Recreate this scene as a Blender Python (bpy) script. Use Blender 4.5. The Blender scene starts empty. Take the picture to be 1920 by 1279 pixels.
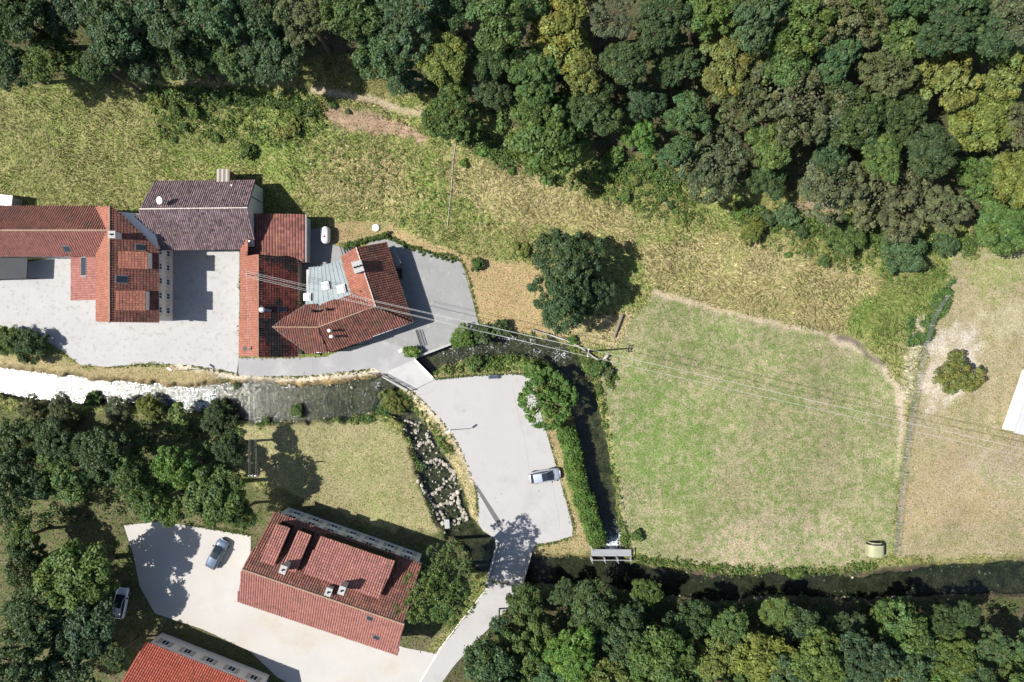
import bpy, math, random
import numpy as np
from mathutils import Vector, Matrix

# ------------------------------------------------------------------ camera, sky, sun, exposure
S = 0.08            # metres per photo pixel on the valley floor
H = 102.4           # flying height of the camera above the valley floor
CU, CV = 960.0, 639.5
scene = bpy.context.scene
cam_d = bpy.data.cameras.new("camera")
cam_d.sensor_width = 36.0
cam_d.lens = 24.0
cam_d.clip_start = 1.0
cam_d.clip_end = 3000.0
cam = bpy.data.objects.new("camera", cam_d)
scene.collection.objects.link(cam)
cam.location = (0, 0, H)
cam.rotation_euler = (0, 0, 0)
scene.camera = cam

SUN_EL = math.radians(49.0)
SUN_AZ = math.radians(4.0)      # light travels towards +x, a little towards +y
world = bpy.data.worlds.new("World")
scene.world = world
world.use_nodes = True
wn = world.node_tree
wn.nodes.clear()
sky = wn.nodes.new("ShaderNodeTexSky")
sky.sky_type = 'NISHITA'
sky.sun_disc = False
sky.sun_elevation = SUN_EL
sky.sun_rotation = math.radians(270.0 - 4.0)
bg = wn.nodes.new("ShaderNodeBackground")
bg.inputs['Strength'].default_value = 0.072
wo = wn.nodes.new("ShaderNodeOutputWorld")
wn.links.new(sky.outputs[0], bg.inputs[0])
wn.links.new(bg.outputs[0], wo.inputs[0])

sun_d = bpy.data.lights.new("sun", 'SUN')
sun_d.energy = 4.6
sun_d.angle = math.radians(0.53)
sun_d.color = (1.0, 0.955, 0.89)
sun = bpy.data.objects.new("sun", sun_d)
scene.collection.objects.link(sun)
SUN_DIR = Vector((math.cos(SUN_EL) * math.cos(SUN_AZ), math.cos(SUN_EL) * math.sin(SUN_AZ), -math.sin(SUN_EL)))
sun.rotation_euler = SUN_DIR.to_track_quat('-Z', 'Y').to_euler()
sun.location = (-60, 0, 90)

scene.view_settings.view_transform = 'Standard'
scene.view_settings.look = 'None'
scene.view_settings.exposure = 1.0
scene.view_settings.gamma = 1.0
scene.view_settings.use_curve_mapping = False
scene.cycles.max_bounces = 6
scene.cycles.transparent_max_bounces = 12
scene.cycles.caustics_reflective = False
scene.cycles.caustics_refractive = False

random.seed(7)
RNG = np.random.default_rng(11)
COL = scene.collection
ORG = {}            # world origin of every object that may become a parent

# ------------------------------------------------------------------ survey helpers: map pixel + height -> metres
def W(u, v, z=0.0):
    k = S * (1.0 - z / H)
    return Vector(((u - CU) * k, -(v - CV) * k, z))

def W2(u, v, z=0.0):
    p = W(u, v, z)
    return (p.x, p.y)

class Plane:
    def __init__(self, a, b, c):
        self.p = Vector(a)
        n = (Vector(b) - self.p).cross(Vector(c) - self.p).normalized()
        if n.z < 0:
            n = -n
        self.n = n
    def at(self, u, v):
        g = W(u, v, 0)
        c = Vector((0, 0, H))
        d = g - c
        t = (self.p - c).dot(self.n) / d.dot(self.n)
        return c + d * t
    def z(self, x, y):
        return self.p.z - ((x - self.p.x) * self.n.x + (y - self.p.y) * self.n.y) / self.n.z

# ------------------------------------------------------------------ value noise (numpy)
_lat = RNG.random((256, 256))
def vnoise(x, y, seed=0):
    x = np.asarray(x, float) + seed * 17.31
    y = np.asarray(y, float) + seed * 41.77
    xi = np.floor(x).astype(int); yi = np.floor(y).astype(int)
    fx = x - xi; fy = y - yi
    fx = fx * fx * (3 - 2 * fx); fy = fy * fy * (3 - 2 * fy)
    a = _lat[xi & 255, yi & 255]; b = _lat[(xi + 1) & 255, yi & 255]
    c = _lat[xi & 255, (yi + 1) & 255]; d = _lat[(xi + 1) & 255, (yi + 1) & 255]
    return (a * (1 - fx) + b * fx) * (1 - fy) + (c * (1 - fx) + d * fx) * fy
def fbm(x, y, seed=0, o=4):
    r = 0; a = 0.5; t = 0
    for i in range(o):
        r = r + a * vnoise(x, y, seed + i * 3); t += a
        x = x * 2.03; y = y * 2.03; a *= 0.5
    return r / t

def pip(poly, U, V):
    inside = np.zeros(U.shape, bool)
    n = len(poly)
    for i in range(n):
        x1, y1 = poly[i]; x2, y2 = poly[(i + 1) % n]
        if y1 == y2:
            continue
        c = ((y1 > V) != (y2 > V)) & (U < (x2 - x1) * (V - y1) / (y2 - y1) + x1)
        inside ^= c
    return inside

def pdist(line, U, V):
    """distance to a polyline and the fractional index along it"""
    best = np.full(U.shape, 1e9); idx = np.zeros(U.shape)
    for i in range(len(line) - 1):
        x1, y1 = line[i][:2]; x2, y2 = line[i + 1][:2]
        dx, dy = x2 - x1, y2 - y1
        t = np.clip(((U - x1) * dx + (V - y1) * dy) / (dx * dx + dy * dy), 0, 1)
        d = np.hypot(U - x1 - t * dx, V - y1 - t * dy)
        m = d < best
        best[m] = d[m]; idx[m] = (i + t)[m]
    return best, idx

def smooth(line, n=4):
    """Catmull-Rom through the points (any dimension)"""
    P = [np.array(p, float) for p in line]
    out = []
    for i in range(len(P) - 1):
        p0 = P[max(i - 1, 0)]; p1 = P[i]; p2 = P[i + 1]; p3 = P[min(i + 2, len(P) - 1)]
        for k in range(n):
            t = k / n
            out.append(0.5 * ((2 * p1) + (-p0 + p2) * t + (2 * p0 - 5 * p1 + 4 * p2 - p3) * t * t + (-p0 + 3 * p1 - 3 * p2 + p3) * t ** 3))
    out.append(P[-1])
    return out

# ------------------------------------------------------------------ relief of the place (in map pixels)
TOE_U = [-6000, 0, 250, 480, 540, 600, 720, 880, 1020, 1230, 1500, 1700, 1800, 2000, 9000]
TOE_V = [365, 372, 332, 332, 392, 405, 418, 470, 490, 542, 560, 556, 500, 455, 455]
# streams: (u, v, half width, water level, white water with painted sun glints)
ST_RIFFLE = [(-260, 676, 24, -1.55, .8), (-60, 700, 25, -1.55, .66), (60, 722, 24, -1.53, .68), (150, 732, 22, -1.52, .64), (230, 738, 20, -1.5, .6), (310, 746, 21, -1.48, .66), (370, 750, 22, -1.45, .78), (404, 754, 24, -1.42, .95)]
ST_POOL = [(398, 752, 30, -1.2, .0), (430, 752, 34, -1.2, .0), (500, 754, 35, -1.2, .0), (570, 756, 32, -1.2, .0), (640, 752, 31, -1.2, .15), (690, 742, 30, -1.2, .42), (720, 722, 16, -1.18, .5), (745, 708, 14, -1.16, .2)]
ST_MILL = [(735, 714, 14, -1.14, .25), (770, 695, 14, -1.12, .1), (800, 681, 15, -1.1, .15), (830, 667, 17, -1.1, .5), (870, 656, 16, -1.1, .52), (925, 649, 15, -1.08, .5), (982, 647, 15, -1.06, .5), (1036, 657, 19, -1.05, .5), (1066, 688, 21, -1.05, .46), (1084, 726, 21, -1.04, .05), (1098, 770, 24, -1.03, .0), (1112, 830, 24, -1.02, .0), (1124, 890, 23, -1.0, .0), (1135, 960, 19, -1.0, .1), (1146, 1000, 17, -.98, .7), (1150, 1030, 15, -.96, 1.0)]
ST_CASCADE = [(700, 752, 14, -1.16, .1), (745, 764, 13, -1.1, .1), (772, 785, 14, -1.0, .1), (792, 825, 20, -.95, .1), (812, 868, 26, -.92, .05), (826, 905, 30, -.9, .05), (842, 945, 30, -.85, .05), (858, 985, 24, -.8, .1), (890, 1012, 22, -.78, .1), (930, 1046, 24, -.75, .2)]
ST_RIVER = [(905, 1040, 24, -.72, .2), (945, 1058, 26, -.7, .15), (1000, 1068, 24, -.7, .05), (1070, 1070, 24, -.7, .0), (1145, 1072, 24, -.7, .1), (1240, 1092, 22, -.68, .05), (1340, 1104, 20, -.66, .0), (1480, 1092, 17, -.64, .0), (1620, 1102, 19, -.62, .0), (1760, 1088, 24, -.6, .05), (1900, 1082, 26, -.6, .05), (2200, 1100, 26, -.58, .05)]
STREAMS = [ST_RIFFLE, ST_POOL, ST_MILL, ST_CASCADE, ST_RIVER]

def relief(U, V, detail=True):
    U = np.asarray(U, float); V = np.asarray(V, float)
    d = (np.interp(U, TOE_U, TOE_V) - V) * S
    sp = np.where(d > 12, d, 0.8 * np.log1p(np.exp(np.clip(d, -40, 12) / 0.8)))
    z = 17 * np.tanh(0.30 * sp / 17)
    hillm = np.clip(z / 1.2, 0, 1)
    if detail:
        z = z + hillm * 0.9 * (fbm(U / 90, V / 90, 1) - .5) + hillm * .25 * (fbm(U / 22, V / 22, 2) - .5)
        z = z + .06 * (fbm(U / 30, V / 30, 3) - .62)
    # south bank rises a little under the wood
    d2 = (V - np.interp(U, [-6000, 0, 860, 1000, 1400, 1920, 9000], [1500, 1400, 1330, 1150, 1140, 1150, 1150])) * S
    z = z + 0.12 * np.where(d2 > 20, d2, 1.5 * np.log1p(np.exp(np.clip(d2, -40, 20) / 1.5))) * np.exp(-np.clip(d2, 0, 80) / 60)
    for st in STREAMS:
        dist, idx = pdist(st, U, V)
        hw = np.interp(idx, range(len(st)), [p[2] for p in st])
        wz = np.interp(idx, range(len(st)), [p[3] for p in st])
        dist = dist + 15 * (fbm(U / 18, V / 18, 5) - .5)
        t = np.clip((hw + 12 - dist) / 15, 0, 1)
        t = t * t * (3 - 2 * t)
        bed = wz - .38 + .22 * (fbm(U / 9, V / 9, 8) - .5)
        z = np.where(t > 0, np.minimum(z, z * (1 - t) + bed * t), z)
    return z

def ground_z(x, y):
    """terrain height under a world point"""
    z = 0.0
    for _ in range(3):
        k = S * (1 - z / H)
        z = float(relief(np.array([CU + x / k]), np.array([CV - y / k]))[0])
    return z

def G(u, v, dz=0.0):
    """point of the terrain seen at a photo pixel"""
    z = float(relief(np.array([u]), np.array([v]))[0])
    p = W(u, v, z)
    p.z += dz
    return p

# ------------------------------------------------------------------ materials
MATS = {}
def new_mat(name):
    m = bpy.data.materials.new(name)
    m.use_nodes = True
    nt = m.node_tree
    nt.nodes.clear()
    out = nt.nodes.new("ShaderNodeOutputMaterial")
    return m, nt, out
def N(nt, t, **kw):
    n = nt.nodes.new(t)
    for k, v in kw.items():
        setattr(n, k, v)
    return n
def noise(nt, vec, scale, detail=4, rough=.6):
    n = N(nt, "ShaderNodeTexNoise")
    n.inputs['Scale'].default_value = scale
    n.inputs['Detail'].default_value = detail
    n.inputs['Roughness'].default_value = rough
    nt.links.new(vec, n.inputs['Vector'])
    return n.outputs[0]
def mathn(nt, op, a, b=None, c=None, clamp=False):
    n = N(nt, "ShaderNodeMath", operation=op)
    n.use_clamp = clamp
    for i, x in enumerate((a, b, c)):
        if x is None:
            continue
        if isinstance(x, (int, float)):
            n.inputs[i].default_value = x
        else:
            nt.links.new(x, n.inputs[i])
    return n.outputs[0]
def mixc(nt, fac, a, b, blend='MIX'):
    n = N(nt, "ShaderNodeMix", data_type='RGBA', blend_type=blend)
    for sock, x in ((n.inputs[0], fac), (n.inputs[6], a), (n.inputs[7], b)):
        if isinstance(x, (int, float)):
            sock.default_value = x
        elif isinstance(x, tuple):
            sock.default_value = (*x[:3], 1)
        else:
            nt.links.new(x, sock)
    return n.outputs[2]
def ramp(nt, fac, lo, hi):
    n = N(nt, "ShaderNodeMapRange")
    n.inputs[1].default_value = lo; n.inputs[2].default_value = hi
    n.inputs[3].default_value = 0; n.inputs[4].default_value = 1
    nt.links.new(fac, n.inputs[0])
    return n.outputs[0]
def grey(nt, f):
    n = N(nt, "ShaderNodeCombineColor")
    for i in range(3):
        nt.links.new(f, n.inputs[i])
    return n.outputs[0]

def mat(name, color, rough=.7, var=.18, scale=2.0, fine=14.0, spot=None, spot_t=(.58, .7), spot_scale=.6, metal=0.0, spec=.3, bump=.0, streak=None, attr=None):
    """weathered surface: colour x two scales of noise, optional stains of another colour, optional per-face tone attribute"""
    if name in MATS:
        return MATS[name]
    m, nt, out = new_mat(name)
    geo = N(nt, "ShaderNodeNewGeometry").outputs['Position']
    b = N(nt, "ShaderNodeBsdfPrincipled")
    n1 = noise(nt, geo, scale, 5); n2 = noise(nt, geo, fine, 2)
    f = mathn(nt, 'ADD', mathn(nt, 'MULTIPLY', n1, .65), mathn(nt, 'MULTIPLY', n2, .35))
    f = mathn(nt, 'MULTIPLY_ADD', mathn(nt, 'SUBTRACT', f, .5), var * 4, 1.0)
    col = mixc(nt, 1.0, color, grey(nt, f), 'MULTIPLY')
    if spot is not None:
        s = ramp(nt, noise(nt, geo, spot_scale, 6, .68), *spot_t)
        col = mixc(nt, s, col, spot)
    if attr:
        a = N(nt, "ShaderNodeAttribute", attribute_name=attr)
        col = mixc(nt, 1.0, col, a.outputs['Color'], 'MULTIPLY')
    nt.links.new(col, b.inputs['Base Color'])
    b.inputs['Roughness'].default_value = rough
    b.inputs['Metallic'].default_value = metal
    b.inputs['Specular IOR Level'].default_value = spec
    if bump:
        bp = N(nt, "ShaderNodeBump")
        bp.inputs['Strength'].default_value = bump
        bp.inputs['Distance'].default_value = .05
        nt.links.new(n2, bp.inputs['Height'])
        nt.links.new(bp.outputs[0], b.inputs['Normal'])
    nt.links.new(b.outputs[0], out.inputs[0])
    MATS[name] = m
    return m

def foliage_mat():
    m, nt, out = new_mat("leaves")
    oi = N(nt, "ShaderNodeObjectInfo")
    a = N(nt, "ShaderNodeAttribute", attribute_name="tone")
    col = mixc(nt, 1.0, oi.outputs['Color'], a.outputs['Color'], 'MULTIPLY')
    b = N(nt, "ShaderNodeBsdfPrincipled")
    b.inputs['Roughness'].default_value = .55
    b.inputs['Specular IOR Level'].default_value = .25
    t = N(nt, "ShaderNodeBsdfTranslucent")
    nt.links.new(col, b.inputs['Base Color'])
    nt.links.new(mixc(nt, 1.0, col, (1.25, 1.2, .55), 'MULTIPLY'), t.inputs[0])
    mx = N(nt, "ShaderNodeMixShader")
    mx.inputs[0].default_value = .22
    nt.links.new(b.outputs[0], mx.inputs[1]); nt.links.new(t.outputs[0], mx.inputs[2])
    nt.links.new(mx.outputs[0], out.inputs[0])
    return m

def ground_mat():
    m, nt, out = new_mat("soil_and_turf")
    geo = N(nt, "ShaderNodeNewGeometry").outputs['Position']
    A = N(nt, "ShaderNodeAttribute", attribute_name="dry").outputs['Color']
    B = N(nt, "ShaderNodeAttribute", attribute_name="green").outputs['Color']
    bias = N(nt, "ShaderNodeAttribute", attribute_name="bias").outputs['Fac']
    n0 = noise(nt, geo, .13, 3); n1 = noise(nt, geo, .8, 5, .75); n2 = noise(nt, geo, 3.0, 4, .7); n3 = noise(nt, geo, 4.5, 3)
    f = mathn(nt, 'ADD', mathn(nt, 'MULTIPLY', n1, .48), mathn(nt, 'MULTIPLY', n2, .36))
    f = mathn(nt, 'ADD', f, mathn(nt, 'MULTIPLY', n0, .16))
    f = mathn(nt, 'MULTIPLY_ADD', mathn(nt, 'SUBTRACT', f, .5), 10.0, bias, clamp=True)
    col = mixc(nt, f, A, B)
    g = mathn(nt, 'ADD', mathn(nt, 'MULTIPLY', n3, .6), mathn(nt, 'MULTIPLY', n2, .4))
    g = mathn(nt, 'MULTIPLY_ADD', mathn(nt, 'SUBTRACT', g, .5), 3.0, 1.04)
    g = mathn(nt, 'MAXIMUM', g, .35)
    col = mixc(nt, 1.0, col, grey(nt, g), 'MULTIPLY')
    b = N(nt, "ShaderNodeBsdfPrincipled")
    b.inputs['Roughness'].default_value = .9
    b.inputs['Specular IOR Level'].default_value = .1
    nt.links.new(col, b.inputs['Base Color'])
    bp = N(nt, "ShaderNodeBump")
    bp.inputs['Strength'].default_value = .9
    bp.inputs['Distance'].default_value = .13
    nt.links.new(n2, bp.inputs['Height'])
    nt.links.new(bp.outputs[0], b.inputs['Normal'])
    nt.links.new(b.outputs[0], out.inputs[0])
    return m

def grass_mat():
    m, nt, out = new_mat("grass_blades")
    a = N(nt, "ShaderNodeAttribute", attribute_name="tone").outputs['Color']
    d = N(nt, "ShaderNodeBsdfDiffuse"); t = N(nt, "ShaderNodeBsdfTranslucent")
    nt.links.new(a, d.inputs[0]); nt.links.new(a, t.inputs[0])
    mx = N(nt, "ShaderNodeMixShader"); mx.inputs[0].default_value = .4
    nt.links.new(d.outputs[0], mx.inputs[1]); nt.links.new(t.outputs[0], mx.inputs[2])
    nt.links.new(mx.outputs[0], out.inputs[0])
    return m

def water_mat():
    m, nt, out = new_mat("water")
    geo = N(nt, "ShaderNodeNewGeometry").outputs['Position']
    foam_glint = N(nt, "ShaderNodeAttribute", attribute_name="foam_glint").outputs['Fac']
    bp = N(nt, "ShaderNodeBump")
    bp.inputs['Strength'].default_value = .55
    bp.inputs['Distance'].default_value = .12
    nt.links.new(noise(nt, geo, 3.0, 4, .6), bp.inputs['Height'])
    tr = N(nt, "ShaderNodeBsdfTransparent")
    tr.inputs[0].default_value = (.50, .60, .54, 1)
    gl = N(nt, "ShaderNodeBsdfGlossy")
    gl.inputs['Roughness'].default_value = .12
    nt.links.new(bp.outputs[0], gl.inputs['Normal'])
    fr = N(nt, "ShaderNodeFresnel"); fr.inputs[0].default_value = 1.33
    nt.links.new(bp.outputs[0], fr.inputs['Normal'])
    mx = N(nt, "ShaderNodeMixShader")
    nt.links.new(mathn(nt, 'MULTIPLY', fr.outputs[0], 1.7), mx.inputs[0])
    nt.links.new(tr.outputs[0], mx.inputs[1]); nt.links.new(gl.outputs[0], mx.inputs[2])
    # broken white water; sun glints on ripples painted in with the foam
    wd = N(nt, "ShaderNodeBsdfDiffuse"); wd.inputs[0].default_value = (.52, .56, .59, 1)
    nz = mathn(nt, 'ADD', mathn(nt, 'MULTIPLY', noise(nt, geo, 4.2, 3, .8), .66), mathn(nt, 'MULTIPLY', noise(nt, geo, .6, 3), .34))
    th = mathn(nt, 'SUBTRACT', .68, mathn(nt, 'MULTIPLY', foam_glint, .24))
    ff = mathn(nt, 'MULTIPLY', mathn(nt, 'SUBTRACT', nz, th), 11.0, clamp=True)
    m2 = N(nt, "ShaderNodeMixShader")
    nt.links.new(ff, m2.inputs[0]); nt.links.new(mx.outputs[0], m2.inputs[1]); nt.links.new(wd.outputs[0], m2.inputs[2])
    nt.links.new(m2.outputs[0], out.inputs[0])
    return m

def glass_mat():
    m, nt, out = new_mat("window_glass")
    b = N(nt, "ShaderNodeBsdfPrincipled")
    b.inputs['Base Color'].default_value = (.02, .027, .035, 1)
    b.inputs['Roughness'].default_value = .06
    b.inputs['Specular IOR Level'].default_value = .6
    nt.links.new(b.outputs[0], out.inputs[0])
    return m

def paint_mat(name, c, metal=.0, rough=.3, coat=.6):
    if name in MATS:
        return MATS[name]
    m, nt, out = new_mat(name)
    b = N(nt, "ShaderNodeBsdfPrincipled")
    geo = N(nt, "ShaderNodeNewGeometry").outputs['Position']
    f = mathn(nt, 'MULTIPLY_ADD', mathn(nt, 'SUBTRACT', noise(nt, geo, 3, 5), .5), .25, 1.0)
    nt.links.new(mixc(nt, 1.0, c, grey(nt, f), 'MULTIPLY'), b.inputs['Base Color'])
    b.inputs['Metallic'].default_value = metal
    b.inputs['Roughness'].default_value = rough
    b.inputs['Coat Weight'].default_value = coat
    b.inputs['Coat Roughness'].default_value = .08
    nt.links.new(b.outputs[0], out.inputs[0])
    MATS[name] = m
    return m

M_LEAF = foliage_mat(); M_GROUND = ground_mat(); M_GRASS = grass_mat(); M_WATER = water_mat(); M_GLASS = glass_mat()
M_BARK = mat("bark", (.09, .07, .05), .9, .3, 3)
M_TILE_RED = mat("red_clay_tiles", (.178, .075, .056), .8, .3, .6, 5, spot=(.10, .062, .05), spot_t=(.48, .7), spot_scale=.5, attr="tone")
M_TILE_SALMON = mat("salmon_clay_tiles", (.232, .094, .064), .8, .22, .4, 5, spot=(.175, .075, .054), spot_t=(.55, .7), spot_scale=.5, attr="tone")
M_TILE_MOSSY = mat("mossy_clay_tiles", (.17, .05, .036), .85, .25, .5, 6, spot=(.03, .024, .022), spot_t=(.46, .58), spot_scale=.22, attr="tone")
M_TILE_BROWN = mat("grey_brown_tiles", (.155, .112, .115), .75, .2, .5, 6, spot=(.12, .08, .082), spot_t=(.5, .7), spot_scale=.5, attr="tone")
M_TILE_ANNEX = mat("annex_clay_tiles", (.155, .062, .05), .8, .2, .5, 5, spot=(.2, .095, .06), spot_t=(.55, .7), spot_scale=.7, attr="tone")
M_TILE_PINK = mat("old_red_tiles", (.25, .108, .088), .8, .2, .3, 5, spot=(.185, .085, .07), spot_t=(.5, .68), spot_scale=.3, attr="tone")
M_RENDER_W = mat("white_render", (.62, .60, .56), .85, .08, .6, 8, spot=(.45, .43, .39), spot_t=(.6, .75), spot_scale=.5)
M_RENDER_C = mat("cream_render", (.52, .47, .38), .85, .08, .6, 8)
M_MORTAR = mat("ridge_mortar", (.27, .19, .13), .9, .4, 2)
M_MORTAR_PALE = mat("pale_ridge_mortar", (.5, .44, .40), .9, .5, 2.5)
M_ZINC = mat("zinc_sheet", (.20, .235, .245), .5, .2, .5, 5, spot=(.15, .18, .19), spot_t=(.5, .7), spot_scale=.9, metal=.15)
M_ZINC_DARK = mat("lead_flashing", (.16, .16, .16), .6, .2, 1)
M_ASPHALT_PALE = mat("pale_asphalt", (.315, .307, .302), .9, .07, .15, 7, spot=(.275, .263, .252), spot_t=(.52, .7), spot_scale=.16, bump=.2)
M_ASPHALT_ROAD = mat("road_asphalt", (.245, .245, .25), .9, .09, .3, 9, spot=(.31, .305, .30), spot_t=(.5, .68), spot_scale=.25, bump=.2)
M_ASPHALT_TERR = mat("terrace_asphalt", (.205, .207, .205), .9, .16, .5, 7, spot=(.27, .265, .255), spot_t=(.55, .7), spot_scale=1.1, bump=.2)
M_ASPHALT_PATCH = mat("dark_asphalt_patch", (.105, .10, .105), .9, .1, 1.5, 12, bump=.2)
M_CONCRETE_W = mat("bright_concrete", (.325, .322, .318), .9, .09, .3, 6, spot=(.22, .20, .16), spot_t=(.53, .76), spot_scale=1.3, bump=.2)
M_GRAVEL_W = mat("white_gravel", (.36, .345, .325), .95, .12, .3, 10, spot=(.33, .30, .25), spot_t=(.5, .7), spot_scale=.15, bump=.4)
M_CONCRETE = mat("grey_concrete", (.31, .31, .30), .9, .12, .5, 9, spot=(.21, .205, .19), spot_t=(.55, .72), spot_scale=.7)
M_STONE = mat("limestone", (.36, .325, .27), .9, .35, 1.0, 6)
_nt = M_STONE.node_tree; _b = [n for n in _nt.nodes if n.type == 'BSDF_PRINCIPLED'][0]
_oi = N(_nt, "ShaderNodeObjectInfo"); _src = _b.inputs['Base Color'].links[0].from_socket
_nt.links.new(mixc(_nt, mathn(_nt, 'MULTIPLY', _oi.outputs['Random'], .6), _src, (.115, .105, .085)), _b.inputs['Base Color'])
M_STEEL = mat("galvanised_steel", (.38, .39, .40), .45, .12, 2, metal=.5)
M_STEEL_DARK = mat("dark_painted_steel", (.03, .033, .038), .5, .2, 3)
M_WOOD = mat("weathered_timber", (.16, .13, .10), .85, .3, 4, 20)
M_WOOD_DARK = mat("dark_timber", (.05, .042, .036), .8, .25, 3)
M_WOOD_GREY = mat("silvered_timber", (.33, .31, .29), .85, .2, 4)
M_WHITE = paint_mat("white_paint", (.72, .72, .70), 0, .35, .3)
M_RED = paint_mat("red_paint", (.4, .03, .03), 0, .4, .3)
M_RUBBER = mat("rubber", (.018, .018, .018), .8, .1)
M_BLACK = mat("black_plastic", (.02, .02, .022), .5, .1)
M_WIRE = mat("aluminium_cable", (.62, .62, .60), .4, .05, metal=.3)
M_BRICK = mat("chimney_brick", (.26, .13, .09), .9, .3, 3)

# ------------------------------------------------------------------ mesh builder
class MB:
    def __init__(self):
        self.v = []; self.f = []; self.c = []
    def add(self, verts, faces, tone=None):
        o = len(self.v)
        self.v.extend([tuple(p) for p in verts])
        for f in faces:
            self.f.append(tuple(i + o for i in f))
            self.c.append(tone)
        return self
    def box(self, c, size, rz=0.0, tone=None, m=None):
        sx, sy, sz = size[0] / 2, size[1] / 2, size[2] / 2
        ca, sa = math.cos(rz), math.sin(rz)
        vs = []
        for z in (-sz, sz):
            for x, y in ((-sx, -sy), (sx, -sy), (sx, sy), (-sx, sy)):
                p = Vector((x * ca - y * sa + c[0], x * sa + y * ca + c[1], z + c[2]))
                vs.append(m @ p if m else p)
        return self.add(vs, [(3, 2, 1, 0), (4, 5, 6, 7), (0, 1, 5, 4), (1, 2, 6, 5), (2, 3, 7, 6), (3, 0, 4, 7)], tone)
    def prism(self, poly, z0, z1, tone=None):
        """poly: xy list; z0, z1: numbers or per-vertex lists"""
        n = len(poly)
        a = sum(poly[i][0] * poly[(i + 1) % n][1] - poly[(i + 1) % n][0] * poly[i][1] for i in range(n))
        if a < 0:
            poly = poly[::-1]
            if isinstance(z1, (list, tuple)): z1 = z1[::-1]
            if isinstance(z0, (list, tuple)): z0 = z0[::-1]
        lo = [(p[0], p[1], z0[i] if isinstance(z0, (list, tuple)) else z0) for i, p in enumerate(poly)]
        hi = [(p[0], p[1], z1[i] if isinstance(z1, (list, tuple)) else z1) for i, p in enumerate(poly)]
        fs = [tuple(range(n - 1, -1, -1)), tuple(range(n, 2 * n))]
        for i in range(n):
            j = (i + 1) % n
            fs.append((i, j, n + j, n + i))
        return self.add(lo + hi, fs, tone)
    def tube(self, path, r, n=6, cap=True, tone=None):
        path = [Vector(p) for p in path]
        rs = r if isinstance(r, (list, tuple)) else [r] * len(path)
        vs = []; prev = None
        for i, p in enumerate(path):
            t = (path[min(i + 1, len(path) - 1)] - path[max(i - 1, 0)])
            if t.length < 1e-9: t = Vector((0, 0, 1))
            t.normalize()
            ref = Vector((0, 0, 1)) if abs(t.z) < .9 else Vector((1, 0, 0))
            a = t.cross(ref).normalized(); b = t.cross(a).normalized()
            for k in range(n):
                an = 2 * math.pi * k / n
                vs.append(p + (a * math.cos(an) + b * math.sin(an)) * rs[i])
        fs = []
        for i in range(len(path) - 1):
            for k in range(n):
                k2 = (k + 1) % n
                fs.append((i * n + k, i * n + k2, (i + 1) * n + k2, (i + 1) * n + k))
        if cap:
            fs.append(tuple(range(n))); fs.append(tuple(range(len(path) * n - 1, (len(path) - 1) * n - 1, -1)))
        return self.add(vs, fs, tone)
    def bar(self, a, b, w, h):
        """square bar between two points"""
        a = Vector(a); b = Vector(b); t = (b - a).normalized()
        ref = Vector((0, 0, 1)) if abs(t.z) < .95 else Vector((1, 0, 0))
        s = t.cross(ref).normalized(); up = s.cross(t).normalized()
        vs = []
        for p in (a, b):
            for i, j in ((-1, -1), (1, -1), (1, 1), (-1, 1)):
                vs.append(p + s * (i * w / 2) + up * (j * h / 2))
        return self.add(vs, [(0, 1, 2, 3), (7, 6, 5, 4), (0, 4, 5, 1), (1, 5, 6, 2), (2, 6, 7, 3), (3, 7, 4, 0)])
    def lathe(self, c, prof, n=16, axis='z', sc=(1, 1)):
        """prof: list of (radius, height)"""
        vs = []
        for r, h in prof:
            for k in range(n):
                an = 2 * math.pi * k / n
                x, y = r * math.cos(an) * sc[0], r * math.sin(an) * sc[1]
                if axis == 'z': p = (c[0] + x, c[1] + y, c[2] + h)
                elif axis == 'y': p = (c[0] + x, c[1] + h, c[2] + y)
                else: p = (c[0] + h, c[1] + x, c[2] + y)
                vs.append(p)
        fs = []
        for i in range(len(prof) - 1):
            for k in range(n):
                k2 = (k + 1) % n
                fs.append((i * n + k, i * n + k2, (i + 1) * n + k2, (i + 1) * n + k))
        fs.append(tuple(range(n - 1, -1, -1))); fs.append(tuple(range((len(prof) - 1) * n, len(prof) * n)))
        return self.add(vs, fs)
    def build(self, name, material, parent=None, origin=None, smooth_=False, m=None):
        o = Vector(origin) if origin is not None else Vector((0, 0, 0))
        if parent is not None:
            o = ORG[parent.name]
        vs = [Vector(p) for p in self.v]
        if m is not None:
            vs = [m @ p for p in vs]
        me = bpy.data.meshes.new(name)
        me.from_pydata([tuple(p - o) for p in vs], [], self.f)
        if any(c is not None for c in self.c):
            at = me.attributes.new("tone", 'FLOAT_COLOR', 'FACE')
            arr = np.ones((len(me.polygons), 4), np.float32)
            for i, c in enumerate(self.c):
                if c is not None:
                    arr[i, :3] = c
            at.data.foreach_set("color", arr.ravel())
        me.materials.append(material)
        if smooth_:
            me.polygons.foreach_set("use_smooth", [True] * len(me.polygons))
        me.update()
        ob = bpy.data.objects.new(name, me)
        COL.objects.link(ob)
        if parent is not None:
            ob.parent = parent
        else:
            ob.location = o
        ORG[ob.name] = o
        return ob

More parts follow.
